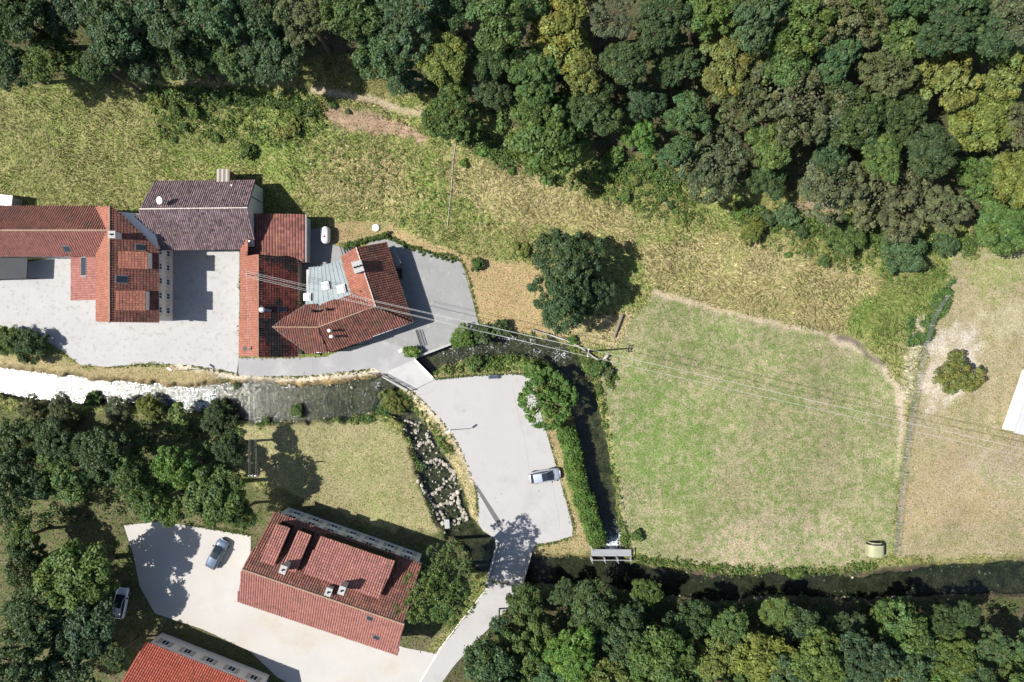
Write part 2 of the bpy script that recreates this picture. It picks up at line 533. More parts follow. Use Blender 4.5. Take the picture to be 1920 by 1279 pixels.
def quads_mesh(name, V, C, material=None, tri=False):
    """V: (N,k,3) separate polygons, C: (N,3) tone"""
    n, k = V.shape[:2]
    me = bpy.data.meshes.new(name)
    me.vertices.add(n * k)
    me.vertices.foreach_set("co", V.reshape(-1).astype(np.float32))
    me.loops.add(n * k)
    me.loops.foreach_set("vertex_index", np.arange(n * k, dtype=np.int32))
    me.polygons.add(n)
    me.polygons.foreach_set("loop_start", np.arange(0, n * k, k, dtype=np.int32))
    me.polygons.foreach_set("loop_total", np.full(n, k, dtype=np.int32))
    at = me.attributes.new("tone", 'FLOAT_COLOR', 'FACE')
    at.data.foreach_set("color", np.concatenate([C, np.ones((n, 1))], 1).astype(np.float32).ravel())
    me.update(calc_edges=True)
    if material:
        me.materials.append(material)
    return me

def empty(name, loc):
    e = bpy.data.objects.new(name, None)
    e.empty_display_size = .3
    e.location = loc
    COL.objects.link(e)
    ORG[e.name] = Vector(loc)
    return e
def tag(o, label=None, cat=None, group=None, kind=None):
    if label: o["label"] = label
    if cat: o["category"] = cat
    if group: o["group"] = group
    if kind: o["kind"] = kind
    return o
def thing(name, loc, label, cat, group=None):
    return tag(empty(name, loc), label, cat, group)
def structure(o):
    o["kind"] = "structure"
    return o
ORD = ["first", "second", "third", "fourth", "fifth", "sixth", "seventh", "eighth", "ninth", "tenth", "eleventh", "twelfth", "thirteenth", "fourteenth", "fifteenth", "sixteenth", "seventeenth", "eighteenth", "nineteenth", "twentieth", "twenty-first", "twenty-second", "twenty-third", "twenty-fourth", "twenty-fifth", "twenty-sixth", "twenty-seventh", "twenty-eighth", "twenty-ninth", "thirtieth"]

# ------------------------------------------------------------------ paved areas (map pixels)
P_CARPARK = [(774, 733), (816, 712), (860, 708), (905, 704), (950, 702), (985, 702), (1000, 711), (1002, 735), (1020, 795), (1036, 850), (1050, 900), (1064, 950), (1074, 990), (1073, 1005), (1046, 1014), (1006, 1021), (996, 1035), (934, 1022), (930, 1012), (905, 994), (896, 980), (897, 950), (893, 915), (882, 885), (868, 850), (850, 815), (826, 785), (800, 757)]
P_ROAD = [(447, 671), (500, 672), (557, 671), (610, 669), (660, 650), (720, 640), (786, 660), (782, 671), (777, 675), (719, 700), (700, 690), (650, 697), (600, 702), (560, 705), (500, 706), (447, 704)]
P_TERRACE = [(726, 448), (760, 462), (800, 474), (840, 484), (866, 492), (880, 540), (899, 612), (846, 644), (784, 668), (720, 642), (640, 648), (560, 640), (560, 500), (600, 470), (640, 478), (670, 470), (700, 452)]
P_YARD = [(574, 490), (574, 430), (604, 428), (618, 458), (636, 462), (660, 470), (655, 490), (610, 508), (575, 520)]
P_COURT = [(-300, 520), (60, 490), (180, 470), (300, 462), (449, 462), (449, 560), (448, 668), (444, 700), (420, 694), (380, 688), (330, 683), (270, 682), (200, 688), (150, 684), (120, 660), (60, 625), (0, 610), (-300, 600)]
P_LOT = [(232, 985), (300, 978), (380, 990), (470, 1005), (470, 1110), (560, 1150), (650, 1180), (760, 1215), (815, 1225), (838, 1200), (850, 1190), (840, 1225), (800, 1279), (770, 1330), (640, 1330), (520, 1270), (470, 1222), (380, 1180), (290, 1150), (262, 1100), (250, 1040)]
P_LANE = [(915, 1092), (978, 1100), (960, 1130), (930, 1165), (890, 1205), (850, 1250), (800, 1320), (760, 1360), (720, 1360), (790, 1279), (830, 1215), (870, 1160), (905, 1115)]

# ------------------------------------------------------------------ ground
def build_ground():
    inner_u = np.arange(-60, 1981, 3.0); inner_v = np.arange(-60, 1341, 3.0)
    out = np.array([15, 40, 80, 140, 240, 400, 700, 1200, 2200, 4000, 7000.0])
    us = np.concatenate([-60 - out[::-1], inner_u, inner_u[-1] + out])
    vs = np.concatenate([-60 - out[::-1], inner_v, inner_v[-1] + out])
    U, V = np.meshgrid(us, vs)
    Z = relief(U, V)
    k = S * (1 - Z / H)
    X = (U - CU) * k; Y = -(V - CV) * k
    nv, nu = U.shape
    A = np.zeros(U.shape + (3,)); B = np.zeros_like(A); bias = np.zeros(U.shape); dens = np.ones(U.shape); hgt = np.ones(U.shape)
    n1 = fbm(U / 16, V / 16, 21) - .5; n2 = fbm(U / 16, V / 16, 22) - .5
    n3 = fbm(U / 60, V / 60, 23) - .5
    def put(mask, a, b, bi, de=None, hg=None, vary=.25):
        s = (1 + vary * 2 * n3[mask])[:, None]
        A[mask] = np.array(a) * s; B[mask] = np.array(b) * s; bias[mask] = bi + .5 * n3[mask]
        if de is not None: dens[mask] = de
        if hg is not None: hgt[mask] = hg
    def area(poly, a, b, bi, de=None, hg=None, warp=14):
        put(pip(poly, U + warp * n1 * 2, V + warp * n2 * 2), a, b, bi, de, hg)
    def stroke(line, w, a, b, bi, de=None, hg=None, warp=5):
        d, _ = pdist(line, U + warp * n1 * 2, V + warp * n2 * 2)
        put(d < w, a, b, bi, de, hg)
    GR = (.105, .15, .034); DRY = (.27, .23, .118)
    put(np.ones(U.shape, bool), (.235, .21, .096), GR, .5, 1, 1)
    # sweeps of lodged yellow grass on the slope
    area([(560, 330), (660, 280), (760, 300), (800, 380), (700, 400), (600, 380)], DRY, (.15, .165, .052), .38, 1, 1.1, 30)
    area([(840, 290), (960, 300), (1090, 350), (1200, 400), (1180, 460), (1060, 430), (940, 420), (850, 380)], (.285, .24, .128), (.16, .17, .056), .36, 1, 1.1, 30)
    area([(1180, 470), (1330, 440), (1500, 470), (1640, 500), (1640, 590), (1560, 620), (1400, 600), (1230, 545)], (.285, .24, .128), (.16, .17, .056), .4, 1, 1.1, 30)
    area([(280, 170), (600, 170), (620, 260), (500, 300), (300, 320)], (.21, .2, .088), (.095, .14, .03), .55, 1, 1, 25)
    area([(-500, 160), (280, 170), (260, 380), (-500, 385)], (.21, .195, .088), (.115, .14, .038), .45, 1, .8, 20)
    area([(1600, 575), (1660, 530), (1780, 500), (1775, 560), (1720, 640), (1660, 650), (1590, 615)], (.19, .195, .072), (.095, .145, .033), .65, 1, 1.2, 18)
    # field
    FIELD = [(1228, 552), (1330, 580), (1430, 604), (1530, 622), (1600, 648), (1650, 685), (1684, 740), (1690, 820), (1682, 930), (1668, 1045), (1560, 1066), (1480, 1070), (1380, 1064), (1290, 1056), (1190, 1040), (1165, 980), (1152, 880), (1140, 770), (1118, 690), (1150, 640), (1190, 590)]
    area(FIELD, (.245, .218, .134), (.112, .146, .046), .5, .6, .4, 8)
    area([(1165, 700), (1300, 730), (1350, 860), (1330, 950), (1220, 930), (1165, 850)], (.235, .212, .128), (.098, .148, .038), .62, .6, .4, 30)
    area([(1220, 575), (1400, 610), (1500, 650), (1430, 700), (1280, 660), (1190, 620)], (.24, .215, .13), (.106, .146, .043), .57, .6, .4, 25)
    area([(1330, 980), (1560, 960), (1640, 1040), (1480, 1066), (1300, 1050)], (.285, .235, .165), (.115, .155, .05), .36, .6, .4, 25)
    stroke([(1225, 548), (1330, 577), (1430, 602), (1540, 625)], 4, (.34, .28, .205), (.25, .225, .13), .15, .3, .4)
    stroke([(1560, 632), (1640, 670), (1684, 730), (1692, 800), (1686, 890)], 6, (.36, .295, .225), (.22, .21, .11), .15, .3, .4)
    stroke([(1572, 632), (1600, 638), (1632, 668), (1655, 682)], 4.5, (.105, .085, .075), (.1, .09, .06), .2, .05, .3, 4)
    # right-hand yard beyond the fence
    area([(1790, 470), (2600, 470), (2600, 1046), (1680, 1046), (1696, 850), (1728, 690), (1750, 610)], (.25, .21, .135), (.16, .155, .07), .33, .35, .5, 12)
    area([(1700, 600), (1745, 590), (1730, 680), (1705, 770), (1690, 740)], (.34, .31, .22), (.16, .165, .07), .25, .8, 1.1, 8)
    area([(1748, 625), (1800, 600), (1850, 640), (1830, 700), (1780, 760), (1730, 770), (1725, 720)], (.36, .32, .27), (.24, .21, .14), .3, .2, .5, 36)
    area([(1720, 860), (1900, 840), (1900, 980), (1700, 1000)], (.26, .205, .13), (.19, .165, .08), .25, .3, .5, 50)
    stroke([(1770, 560), (1742, 610), (1722, 690), (1704, 780), (1690, 880), (1682, 960), (1674, 1040)], 4, (.2, .19, .085), (.1, .13, .04), .5, 1, 1.1)
    area([(1800, 480), (1900, 470), (1960, 520), (1880, 560), (1810, 540)], (.24, .215, .125), (.15, .17, .06), .5, .5, .6, 50)
    area([(1840, 570), (1940, 580), (1940, 640), (1850, 650)], (.29, .26, .17), (.2, .19, .1), .35, .3, .5, 50)
    area([(1810, 850), (1930, 830), (1930, 930), (1840, 930)], (.27, .225, .16), (.18, .18, .085), .3, .3, .5, 50)
    # dry lawn by the house and the strip behind it
    area([(733, 424), (800, 452), (880, 484), (1012, 496), (1060, 640), (965, 622), (900, 612), (868, 492), (800, 474), (726, 446)], (.30, .22, .12), (.22, .195, .085), .3, .7, .4, 6)
    area([(614, 416), (735, 418), (728, 446), (648, 462), (618, 458)], (.27, .205, .11), (.19, .18, .075), .4, .7, .4, 5)
    area([(1060, 600), (1190, 585), (1160, 650), (1100, 650), (1010, 630)], (.33, .275, .155), (.2, .2, .08), .3, .8, .8, 8)
    # scree and forest path
    area([(596, 196), (650, 203), (710, 214), (770, 236), (806, 254), (790, 266), (740, 252), (690, 252), (650, 242), (606, 226)], (.27, .19, .13), (.17, .13, .08), .4, .25, .7, 8)
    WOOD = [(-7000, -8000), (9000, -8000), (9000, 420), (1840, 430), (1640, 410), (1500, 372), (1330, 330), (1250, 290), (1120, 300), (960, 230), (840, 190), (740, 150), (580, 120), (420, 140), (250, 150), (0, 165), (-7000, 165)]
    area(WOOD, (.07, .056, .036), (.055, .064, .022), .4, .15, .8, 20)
    area([(540, 150), (600, 105), (690, 100), (740, 150), (735, 195), (640, 172)], (.17, .155, .065), (.12, .13, .04), .45, 1, .8, 12)
    stroke([(270, 158), (360, 158), (440, 164)], 5, (.2, .16, .1), (.14, .13, .06), .3, .3, .5)
    stroke([(585, 168), (640, 176), (700, 188), (752, 206), (800, 214)], 6, (.29, .235, .165), (.2, .17, .1), .15, .1, .4, 3)
    area([(1480, 380), (1560, 372), (1580, 420), (1540, 430), (1480, 410)], (.2, .15, .105), (.14, .12, .06), .35, .4, .7, 10)
    # banks, verges
    area([(770, 742), (805, 765), (838, 798), (872, 858), (894, 920), (900, 985), (952, 1012), (925, 1034), (872, 1000), (880, 940), (852, 880), (820, 830), (770, 790), (745, 755)], (.32, .27, .15), (.2, .2, .08), .3, .8, .6, 6)
    stroke([(768, 738), (800, 763), (830, 793), (855, 826), (876, 868), (890, 905)], 5, (.42, .36, .28), (.33, .28, .2), .2, .05, .4, 3)
    area([(1018, 795), (1044, 795), (1074, 940), (1110, 1024), (1100, 1040), (1000, 1042), (1000, 1022), (1080, 1006)], (.27, .215, .12), (.19, .18, .07), .35, .6, .5, 4)
    area([(808, 712), (900, 705), (985, 703), (1000, 712), (985, 690), (900, 696), (812, 706)], (.235, .175, .115), (.16, .14, .07), .3, .3, .5, 3)
    area([(806, 704), (830, 684), (900, 664), (980, 660), (1035, 676), (1050, 720), (1010, 720), (985, 694), (900, 700)], (.22, .21, .09), (.12, .165, .045), .6, .8, .9, 6)
    stroke([(325, 684), (400, 697), (447, 709), (560, 711), (650, 703), (700, 694), (722, 706)], 6, (.44, .385, .31), (.34, .3, .22), .15, .05, .4, 3)
    area([(430, 712), (560, 716), (650, 708), (716, 702), (712, 716), (640, 726), (560, 730), (440, 724)], (.3, .2, .085), (.23, .18, .07), .3, .8, .6, 4)
    area([(-400, 640), (120, 670), (150, 688), (330, 688), (405, 700), (408, 730), (300, 728), (180, 716), (60, 700), (-400, 660)], (.26, .205, .115), (.19, .175, .08), .35, .5, .4, 8)
    area([(440, 800), (600, 784), (706, 786), (752, 815), (782, 870), (800, 930), (842, 995), (760, 1010), (560, 930), (440, 880)], (.25, .22, .12), (.16, .17, .068), .4, .6, .4, 6)
    area([(-7000, 765), (120, 770), (400, 790), (450, 800), (450, 900), (560, 930), (700, 990), (840, 1000), (900, 1040), (880, 1110), (800, 1230), (700, 9000), (-7000, 9000)], (.12, .105, .06), (.06, .08, .024), .5, .4, .6, 12)
    area([(560, 880), (440, 800), (600, 784), (706, 786), (752, 815), (782, 870), (800, 930), (836, 985), (740, 990), (640, 940)], (.25, .22, .12), (.16, .17, .068), .4, .6, .4, 4)
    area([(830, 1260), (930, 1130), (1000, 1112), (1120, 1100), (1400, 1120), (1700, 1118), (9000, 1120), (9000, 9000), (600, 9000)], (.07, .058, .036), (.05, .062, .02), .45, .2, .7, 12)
    area([(1190, 1056), (1330, 1066), (1480, 1076), (1700, 1062), (1900, 1050), (9000, 1060), (9000, 1130), (1700, 1120), (1200, 1112)], (.07, .055, .04), (.055, .048, .03), .4, .12, .5, 8)
    # stream beds
    for st in STREAMS:
        dist, idx = pdist(st, U, V)
        hw = np.interp(idx, range(len(st)), [p[2] for p in st])
        dist = dist + 15 * (fbm(U / 18, V / 18, 5) - .5)
        put(dist < hw + 3, (.2, .15, .09), (.055, .055, .028), .5, 0, .3)
    dr, _ = pdist(ST_RIVER, U + 10 * n1, V + 10 * n2)
    put(dr < 26, (.115, .09, .062), (.04, .04, .025), .5, 0, .3)
    for poly in (P_CARPARK, P_ROAD, P_TERRACE, P_YARD, P_COURT, P_LOT, P_LANE, [(714, 700), (777, 672), (820, 712), (772, 736)], [(928, 1014), (1001, 1031), (982, 1102), (911, 1090)]):
        m = pip(poly, U, V)
        dens[m] = 0
        Z[m] = np.minimum(Z[m], -.06)
    for arr in (A, B, bias):
        for _ in range(2):
            arr[1:-1] = (arr[:-2] + 2 * arr[1:-1] + arr[2:]) / 4
            arr[:, 1:-1] = (arr[:, :-2] + 2 * arr[:, 1:-1] + arr[:, 2:]) / 4
    me = bpy.data.meshes.new("ground")
    co = np.stack([X, Y, Z], -1).reshape(-1, 3)
    me.vertices.add(len(co)); me.vertices.foreach_set("co", co.astype(np.float32).ravel())
    i = np.arange(nv * nu).reshape(nv, nu)
    q = np.stack([i[:-1, :-1], i[1:, :-1], i[1:, 1:], i[:-1, 1:]], -1).reshape(-1, 4)
    me.loops.add(q.size); me.loops.foreach_set("vertex_index", q.astype(np.int32).ravel())
    me.polygons.add(len(q))
    me.polygons.foreach_set("loop_start", np.arange(0, q.size, 4, dtype=np.int32))
    me.polygons.foreach_set("loop_total", np.full(len(q), 4, np.int32))
    me.polygons.foreach_set("use_smooth", np.ones(len(q), bool))
    for nm, arr in (("dry", A), ("green", B)):
        at = me.attributes.new(nm, 'FLOAT_COLOR', 'POINT')
        at.data.foreach_set("color", np.concatenate([arr.reshape(-1, 3), np.ones((nv * nu, 1))], 1).astype(np.float32).ravel())
    at = me.attributes.new("bias", 'FLOAT', 'POINT'); at.data.foreach_set("value", bias.astype(np.float32).ravel())
    me.update(calc_edges=True)
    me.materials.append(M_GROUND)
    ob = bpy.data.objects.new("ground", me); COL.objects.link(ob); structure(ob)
    # ---- grass: real blades leaning over, coloured like the turf they stand in
    inframe = (U > -55) & (U < 1975) & (V > -55) & (V < 1335)
    p = (dens * inframe).ravel(); p = p / p.sum()
    n = 210000
    ids = RNG.choice(nv * nu, n, p=p)
    base = co[ids] + np.stack([RNG.uniform(-.13, .13, n), RNG.uniform(-.13, .13, n), np.zeros(n)], 1)
    hh = hgt.ravel()[ids] * RNG.uniform(.13, .4, n)
    lean = RNG.uniform(.8, 1.7, n) * hh
    ang = 1.9 * (fbm(co[ids, 0] / 6, co[ids, 1] / 6, 31) - .5) * 6 + RNG.normal(0, .7, n)
    d = np.stack([np.cos(ang), np.sin(ang)], 1)
    wid = RNG.uniform(.03, .085, n)
    side = np.stack([-d[:, 1], d[:, 0]], 1) * wid[:, None]
    V3 = np.zeros((n, 4, 3))
    V3[:, 0, :2] = base[:, :2] - side; V3[:, 1, :2] = base[:, :2] + side
    V3[:, 2, :2] = base[:, :2] + d * lean[:, None] * .9 + side * .5
    V3[:, 3, :2] = base[:, :2] + d * lean[:, None] - side * .3
    V3[:, 0, 2] = V3[:, 1, 2] = base[:, 2] - .03
    V3[:, 2, 2] = V3[:, 3, 2] = base[:, 2] + hh * .7
    t = np.clip(bias.ravel()[ids] + RNG.normal(0, .35, n), 0, 1)[:, None]
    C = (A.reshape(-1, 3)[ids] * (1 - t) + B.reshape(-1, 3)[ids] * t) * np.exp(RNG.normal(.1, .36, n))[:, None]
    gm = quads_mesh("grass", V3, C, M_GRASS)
    g = bpy.data.objects.new("grass", gm); COL.objects.link(g)
    tag(g, "rough grass blades covering the slope, the field and the verges", "grass", kind="stuff")

build_ground()

def sheet(name, poly, z, material, smooth_n=0, depth=.35):
    pts = smooth([*poly, poly[0]], smooth_n)[:-1] if smooth_n else poly
    o = MB().prism([W2(p[0], p[1], z) for p in pts], z - depth, z).build(name, material)
    return structure(o)
sheet("terrace_pavement", P_TERRACE, .040, M_ASPHALT_TERR)
sheet("yard_pavement", P_YARD, .034, M_ASPHALT_TERR)
sheet("access_road", P_ROAD, .046, M_ASPHALT_ROAD)
sheet("courtyard", P_COURT, .052, M_CONCRETE_W)
car_park = sheet("car_park", P_CARPARK, .050, M_ASPHALT_PALE)
sheet("gravel_lot", P_LOT, .046, M_GRAVEL_W)
sheet("lane", P_LANE, .052, M_ASPHALT_PALE)
ORG[car_park.name] = Vector((0, 0, 0)); ORG['lane'] = Vector((0, 0, 0))
MB().prism([W2(*p) for p in ((888, 908), (895, 910), (944, 985), (934, 987), (912, 950))], .03, .055).build("trench_patch", M_ASPHALT_PATCH, car_park)
# hairline seams in the car park
cr = MB()
for line in ([(960, 712), (968, 760), (985, 830), (992, 880)], [(1035, 905), (1046, 960), (1050, 1000)], [(760, 742), (800, 738), (815, 728)]):
    pts = smooth(line, 4)
    for a, b in zip(pts[:-1], pts[1:]):
        pa = W(a[0] + random.uniform(-.6, .6), a[1], .05); pb = W(b[0], b[1], .05)
        cr.bar(pa, pb, .035, .006)
cr.build("seam", M_ASPHALT_TERR, car_park)
M_STAIN = mat("oil_stain", (.20, .195, .19), .8, .2, 3)
for (u, v, r) in ((929, 934, 1.6), (940, 926, 1.3), (932, 942, .9), (985, 962, 1.2), (870, 770, 1.4), (1010, 920, 1.8), (905, 870, 1.1)):
    MB().prism([W2(u + r * (1 + .4 * math.sin(k * 2.3 + u)) * math.cos(k * .7), v + r * (1 + .3 * math.cos(k * 1.7 + v)) * math.sin(k * .7)) for k in range(9)], .03, .054).build("oil_stain", M_STAIN, car_park)
el = MB()
for a, b in zip(((912, 1104), (868, 1160), (826, 1214)), ((868, 1160), (826, 1214), (786, 1282))):
    el.bar(W(*a, .056), W(*b, .056), .14, .012)
el.build("edge_line", M_RENDER_W, bpy.data.objects["lane"])

# ------------------------------------------------------------------ water
def water(name, st, extra=14):
    L = smooth(st, 5)
    vs = []; fo = []; fs = []
    n = len(L); K = 5
    for i, p in enumerate(L):
        a = L[max(i - 1, 0)]; b = L[min(i + 1, n - 1)]
        t = np.array([b[0] - a[0], b[1] - a[1]]); t = t / np.linalg.norm(t)
        nn = np.array([-t[1], t[0]])
        for k in range(K):
            s = (k / (K - 1) - .5) * 2
            q = np.array([p[0], p[1]]) + nn * s * (p[2] + extra)
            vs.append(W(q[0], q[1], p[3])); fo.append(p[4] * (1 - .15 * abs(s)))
    for i in range(n - 1):
        for k in range(K - 1):
            fs.append((i * K + k, i * K + k + 1, (i + 1) * K + k + 1, (i + 1) * K + k))
    me = bpy.data.meshes.new(name)
    me.from_pydata([tuple(v) for v in vs], [], fs)
    at = me.attributes.new("foam_glint", 'FLOAT', 'POINT'); at.data.foreach_set("value", np.array(fo, np.float32))
    me.materials.append(M_WATER); me.update()
    ob = bpy.data.objects.new(name, me); COL.objects.link(ob); structure(ob)
    ORG[ob.name] = Vector((0, 0, 0))
    return ob
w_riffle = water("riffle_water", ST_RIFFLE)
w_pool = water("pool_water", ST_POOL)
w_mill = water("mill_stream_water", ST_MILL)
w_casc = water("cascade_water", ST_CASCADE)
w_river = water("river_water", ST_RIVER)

# ------------------------------------------------------------------ stones
def stone_mesh(i):
    rr = random.Random(i)
    vs = []; fs = []
    n = 7
    rings = [(.55, -.55), (1.0, -.15), (.92, .3), (.5, .62)]
    for r, z in rings:
        for k in range(n):
            a = 2 * math.pi * k / n + rr.uniform(-.2, .2)
            q = r * rr.uniform(.78, 1.12)
            vs.append((q * math.cos(a), q * math.sin(a) * .8, z + rr.uniform(-.1, .1)))
    for j in range(3):
        for k in range(n):
            k2 = (k + 1) % n
            fs.append((j * n + k, j * n + k2, (j + 1) * n + k2, (j + 1) * n + k))
    fs.append(tuple(range(3 * n, 4 * n)))
    me = bpy.data.meshes.new("stone"); me.from_pydata(vs, [], fs); me.update()
    me.materials.append(M_STONE)
    return me
STONES = [stone_mesh(i) for i in range(8)]
def stone(u, v, r, parent, sink=.3, wz=None):
    p = G(u, v)
    if wz is not None:
        p.z = max(p.z, wz - r * S * .45)
    o = bpy.data.objects.new("stone", random.choice(STONES)); COL.objects.link(o)
    o.parent = parent
    rm = r * S
    o.location = (p.x, p.y, p.z + rm * (1 - sink) * .6)
    o.rotation_euler = (random.uniform(-.3, .3), random.uniform(-.3, .3), random.uniform(0, 6.28))
    o.scale = (rm, rm, rm * random.uniform(.6, .95))
rows = [([(762, 788), (772, 792), (786, 796)], 3, 1.5), ([(758, 800), (764, 815), (772, 838)], 3, 2), ([(778, 836), (792, 830), (808, 828)], 4.5, 2), ([(800, 812), (806, 824), (812, 838)], 3.5, 2),
        ([(803, 868), (812, 863), (822, 860)], 5, 1.2), ([(826, 862), (836, 870), (846, 880), (852, 886)], 4, 1.5), ([(812, 926), (824, 916), (836, 905), (850, 892)], 4.5, 1.5), ([(848, 880), (853, 890), (850, 902)], 4.5, 1.5),
        ([(784, 902), (792, 912), (800, 928), (812, 950), (822, 964), (834, 980)], 4.5, 4), ([(796, 920), (804, 936), (812, 944)], 4.5, 3), ([(838, 938), (850, 930), (860, 922), (866, 914)], 4.5, 2), ([(858, 922), (862, 936), (864, 950), (870, 964)], 4.5, 2.5),
        ([(818, 948), (830, 944), (844, 942), (852, 938)], 4.5, 2), ([(826, 958), (832, 966), (830, 972)], 4, 2), ([(846, 984), (856, 976), (866, 970), (874, 962)], 5, 2), ([(838, 972), (850, 984), (862, 978)], 4, 2), ([(868, 952), (874, 966), (872, 980)], 4, 2)]
for line, r, spread in rows:
    L = smooth(line, 6)
    acc = 99; prev = L[0]
    for p in L:
        acc += np.hypot(*(p - prev)); prev = p
        if acc > r * .95:
            acc = 0
            stone(p[0] + random.uniform(-spread, spread), p[1] + random.uniform(-spread, spread), r * random.uniform(.6, 1.25), w_casc, .3, -.88)
for _ in range(190):
    t = random.uniform(2, 7.2); i = int(t); f = t - i
    a, b = ST_CASCADE[i], ST_CASCADE[i + 1]
    s = random.uniform(-1, 1) * (a[2] + 4)
    stone(a[0] + (b[0] - a[0]) * f + s, a[1] + (b[1] - a[1]) * f - s * .4, random.uniform(1.1, 3.0), w_casc, .3, -.93)
MB().prism([W2(*p) for p in ((832, 974), (842, 975), (843, 991), (834, 992))], -.9, -.1).build("wall_block", M_CONCRETE, w_casc)
for (u, v) in [(402, 728), (404, 735), (401, 742), (405, 749), (403, 757), (406, 765), (404, 773)]:
    stone(u, v, random.uniform(2.5, 4.2), w_riffle, .1, -1.25)
for _ in range(60):
    stone(random.uniform(420, 700), random.uniform(722, 785), random.uniform(1.2, 3.0), w_pool, .3)
for (u, v, r) in [(470, 735, 4), (455, 740, 3), (545, 723, 5), (553, 725, 4), (480, 728, 3.4), (490, 730, 3), (505, 727, 3), (620, 722, 3), (660, 726, 3)]:
    stone(u, v, r, w_pool, .1, -1.2)
for _ in range(70):
    t = random.uniform(5, 10); i = int(t); f = t - i
    a, b = ST_RIVER[i], ST_RIVER[i + 1]
    stone(a[0] + (b[0] - a[0]) * f, a[1] + (b[1] - a[1]) * f + random.choice((-1, 1)) * random.uniform(8, 26), random.uniform(1.2, 3.2), w_river)
for _ in range(34):
    t = random.uniform(3, 9); i = int(t); f = t - i
    a, b = ST_MILL[i], ST_MILL[i + 1]
    s = random.uniform(-1, 1) * a[2]
    stone(a[0] + (b[0] - a[0]) * f + s * .5, a[1] + (b[1] - a[1]) * f + s, random.uniform(1.2, 2.8), w_mill)

# ------------------------------------------------------------------ buildings
def tiles(mb, P3, plane, pa=.34, pb=.40, amp=.075, rngseed=0, tone_amp=.18):
    """real pantiles laid over a roof polygon (3D points on the plane)"""
    rr = np.random.default_rng(rngseed)
    n = plane.n
    up = Vector((-n.x, -n.y, 0))
    up = Vector((up.x, up.y, (n.x ** 2 + n.y ** 2) / n.z))
    up.normalize()
    al = up.cross(n).normalized()
    o = P3[0]
    poly = [((p - o).dot(al), (p - o).dot(up)) for p in P3]
    xs = [p[0] for p in poly]; ys = [p[1] for p in poly]
    A_, B_ = np.meshgrid(np.arange(min(xs), max(xs), pa), np.arange(min(ys), max(ys), pb))
    m = pip(poly, A_ + pa / 2, B_ + pb / 2)
    for a, b in zip(A_[m], B_[m]):
        j = rr.uniform(-.035, .035)
        vs = []
        for bb, lift in ((b - .04, .068), (b + pb, .03)):
            for aa, h in ((a, -.02), (a + pa * .3, amp), (a + pa * .62, amp * .85), (a + pa, -.03)):
                vs.append(o + al * aa + up * (bb + j) + n * (lift + h))
        t = 1 + rr.normal(0, tone_amp)
        tone = (max(.45, t), max(.45, t * (1 + rr.normal(0, .04))), max(.45, t * (1 + rr.normal(0, .05))))
        mb.add(vs, [(0, 1, 5, 4), (1, 2, 6, 5), (2, 3, 7, 6)], tone)

def roof(house, name, uv, plane, material, seed=0, th=.16, tone_amp=.16, pa=.34, pb=.40):
    P3 = [plane.at(*p) for p in uv]
    # outline as a slab, tiles on top
    mb = MB()
    n = len(P3)
    lo = [p - Vector((0, 0, th)) for p in P3]
    a = sum(P3[i].x * P3[(i + 1) % n].y - P3[(i + 1) % n].x * P3[i].y for i in range(n))
    if a < 0:
        P3 = P3[::-1]; lo = lo[::-1]
    mb.add(P3 + lo, [tuple(range(n)), tuple(range(2 * n - 1, n - 1, -1))] + [(i, n + i, n + (i + 1) % n, (i + 1) % n) for i in range(n)], (.8, .8, .8))
    r = mb.build(name, material, house)
    tb = MB()
    tiles(tb, P3, plane, rngseed=seed, tone_amp=tone_amp, pa=pa, pb=pb)
    t = tb.build("roof_tiles", material, r)
    t["kind"] = "stuff"
    return r

def cap(house, a, b, material, r=.13, name="ridge_cap"):
    a = Vector(a); b = Vector(b)
    L = (b - a).length
    mb = MB()
    n = max(2, int(L / .42))
    for i in range(n):
        p = a.lerp(b, i / n); q = a.lerp(b, (i + 1) / n + .004)
        mb.tube([p + Vector((0, 0, .05)), q + Vector((0, 0, .075))], [r, r * 1.08], 6)
    return mb.build(name, material, house)

def walls(house, pts, z1, material, z0=-.4, name="wall"):
    return MB().prism(pts, z0, z1).build(name, material, house)

def shrink(pts, d):
    c = sum((Vector(p[:2]) for p in pts), Vector((0, 0))) / len(pts)
    out = []
    for p in pts:
        v = Vector(p[:2]) - c
        out.append(tuple(c + v * (1 - d / v.length)))
    return out

def window(house, p, dirx, w, h, out, shutters=None, frame=M_WHITE):
    """window on a wall: p = centre on wall face, dirx = unit vector along the wall, out = outward unit normal"""
    p = Vector(p); d = Vector((dirx[0], dirx[1], 0)).normalized(); o = Vector((out[0], out[1], 0)).normalized(); z = Vector((0, 0, 1))
    def slab(cx, cz, sx, sz, t0, t1):
        vs = []
        for t in (t0, t1):
            for i, j in ((-1, -1), (1, -1), (1, 1), (-1, 1)):
                vs.append(p + d * (cx + i * sx / 2) + z * (cz + j * sz / 2) + o * t)
        return vs, [(3, 2, 1, 0), (4, 5, 6, 7), (0, 1, 5, 4), (1, 2, 6, 5), (2, 3, 7, 6), (3, 0, 4, 7)]
    f = MB()
    for cx, cz, sx, sz in ((0, h / 2, w + .12, .09), (0, -h / 2, w + .3, .1), (-w / 2, 0, .09, h), (w / 2, 0, .09, h), (0, 0, .06, h)):
        f.add(*slab(cx, cz, sx, sz, -.05, .12 if sz < .2 else .06))
    fr = f.build("window", frame, house)
    MB().add(*slab(0, 0, w, h, -.05, .02)).build("pane", M_GLASS, fr)
    if shutters:
        for s in (-1, 1):
            MB().add(*slab(s * (w * .75 + .06), 0, w / 2, h, .01, .07)).build("shutter", shutters, fr)
    return fr

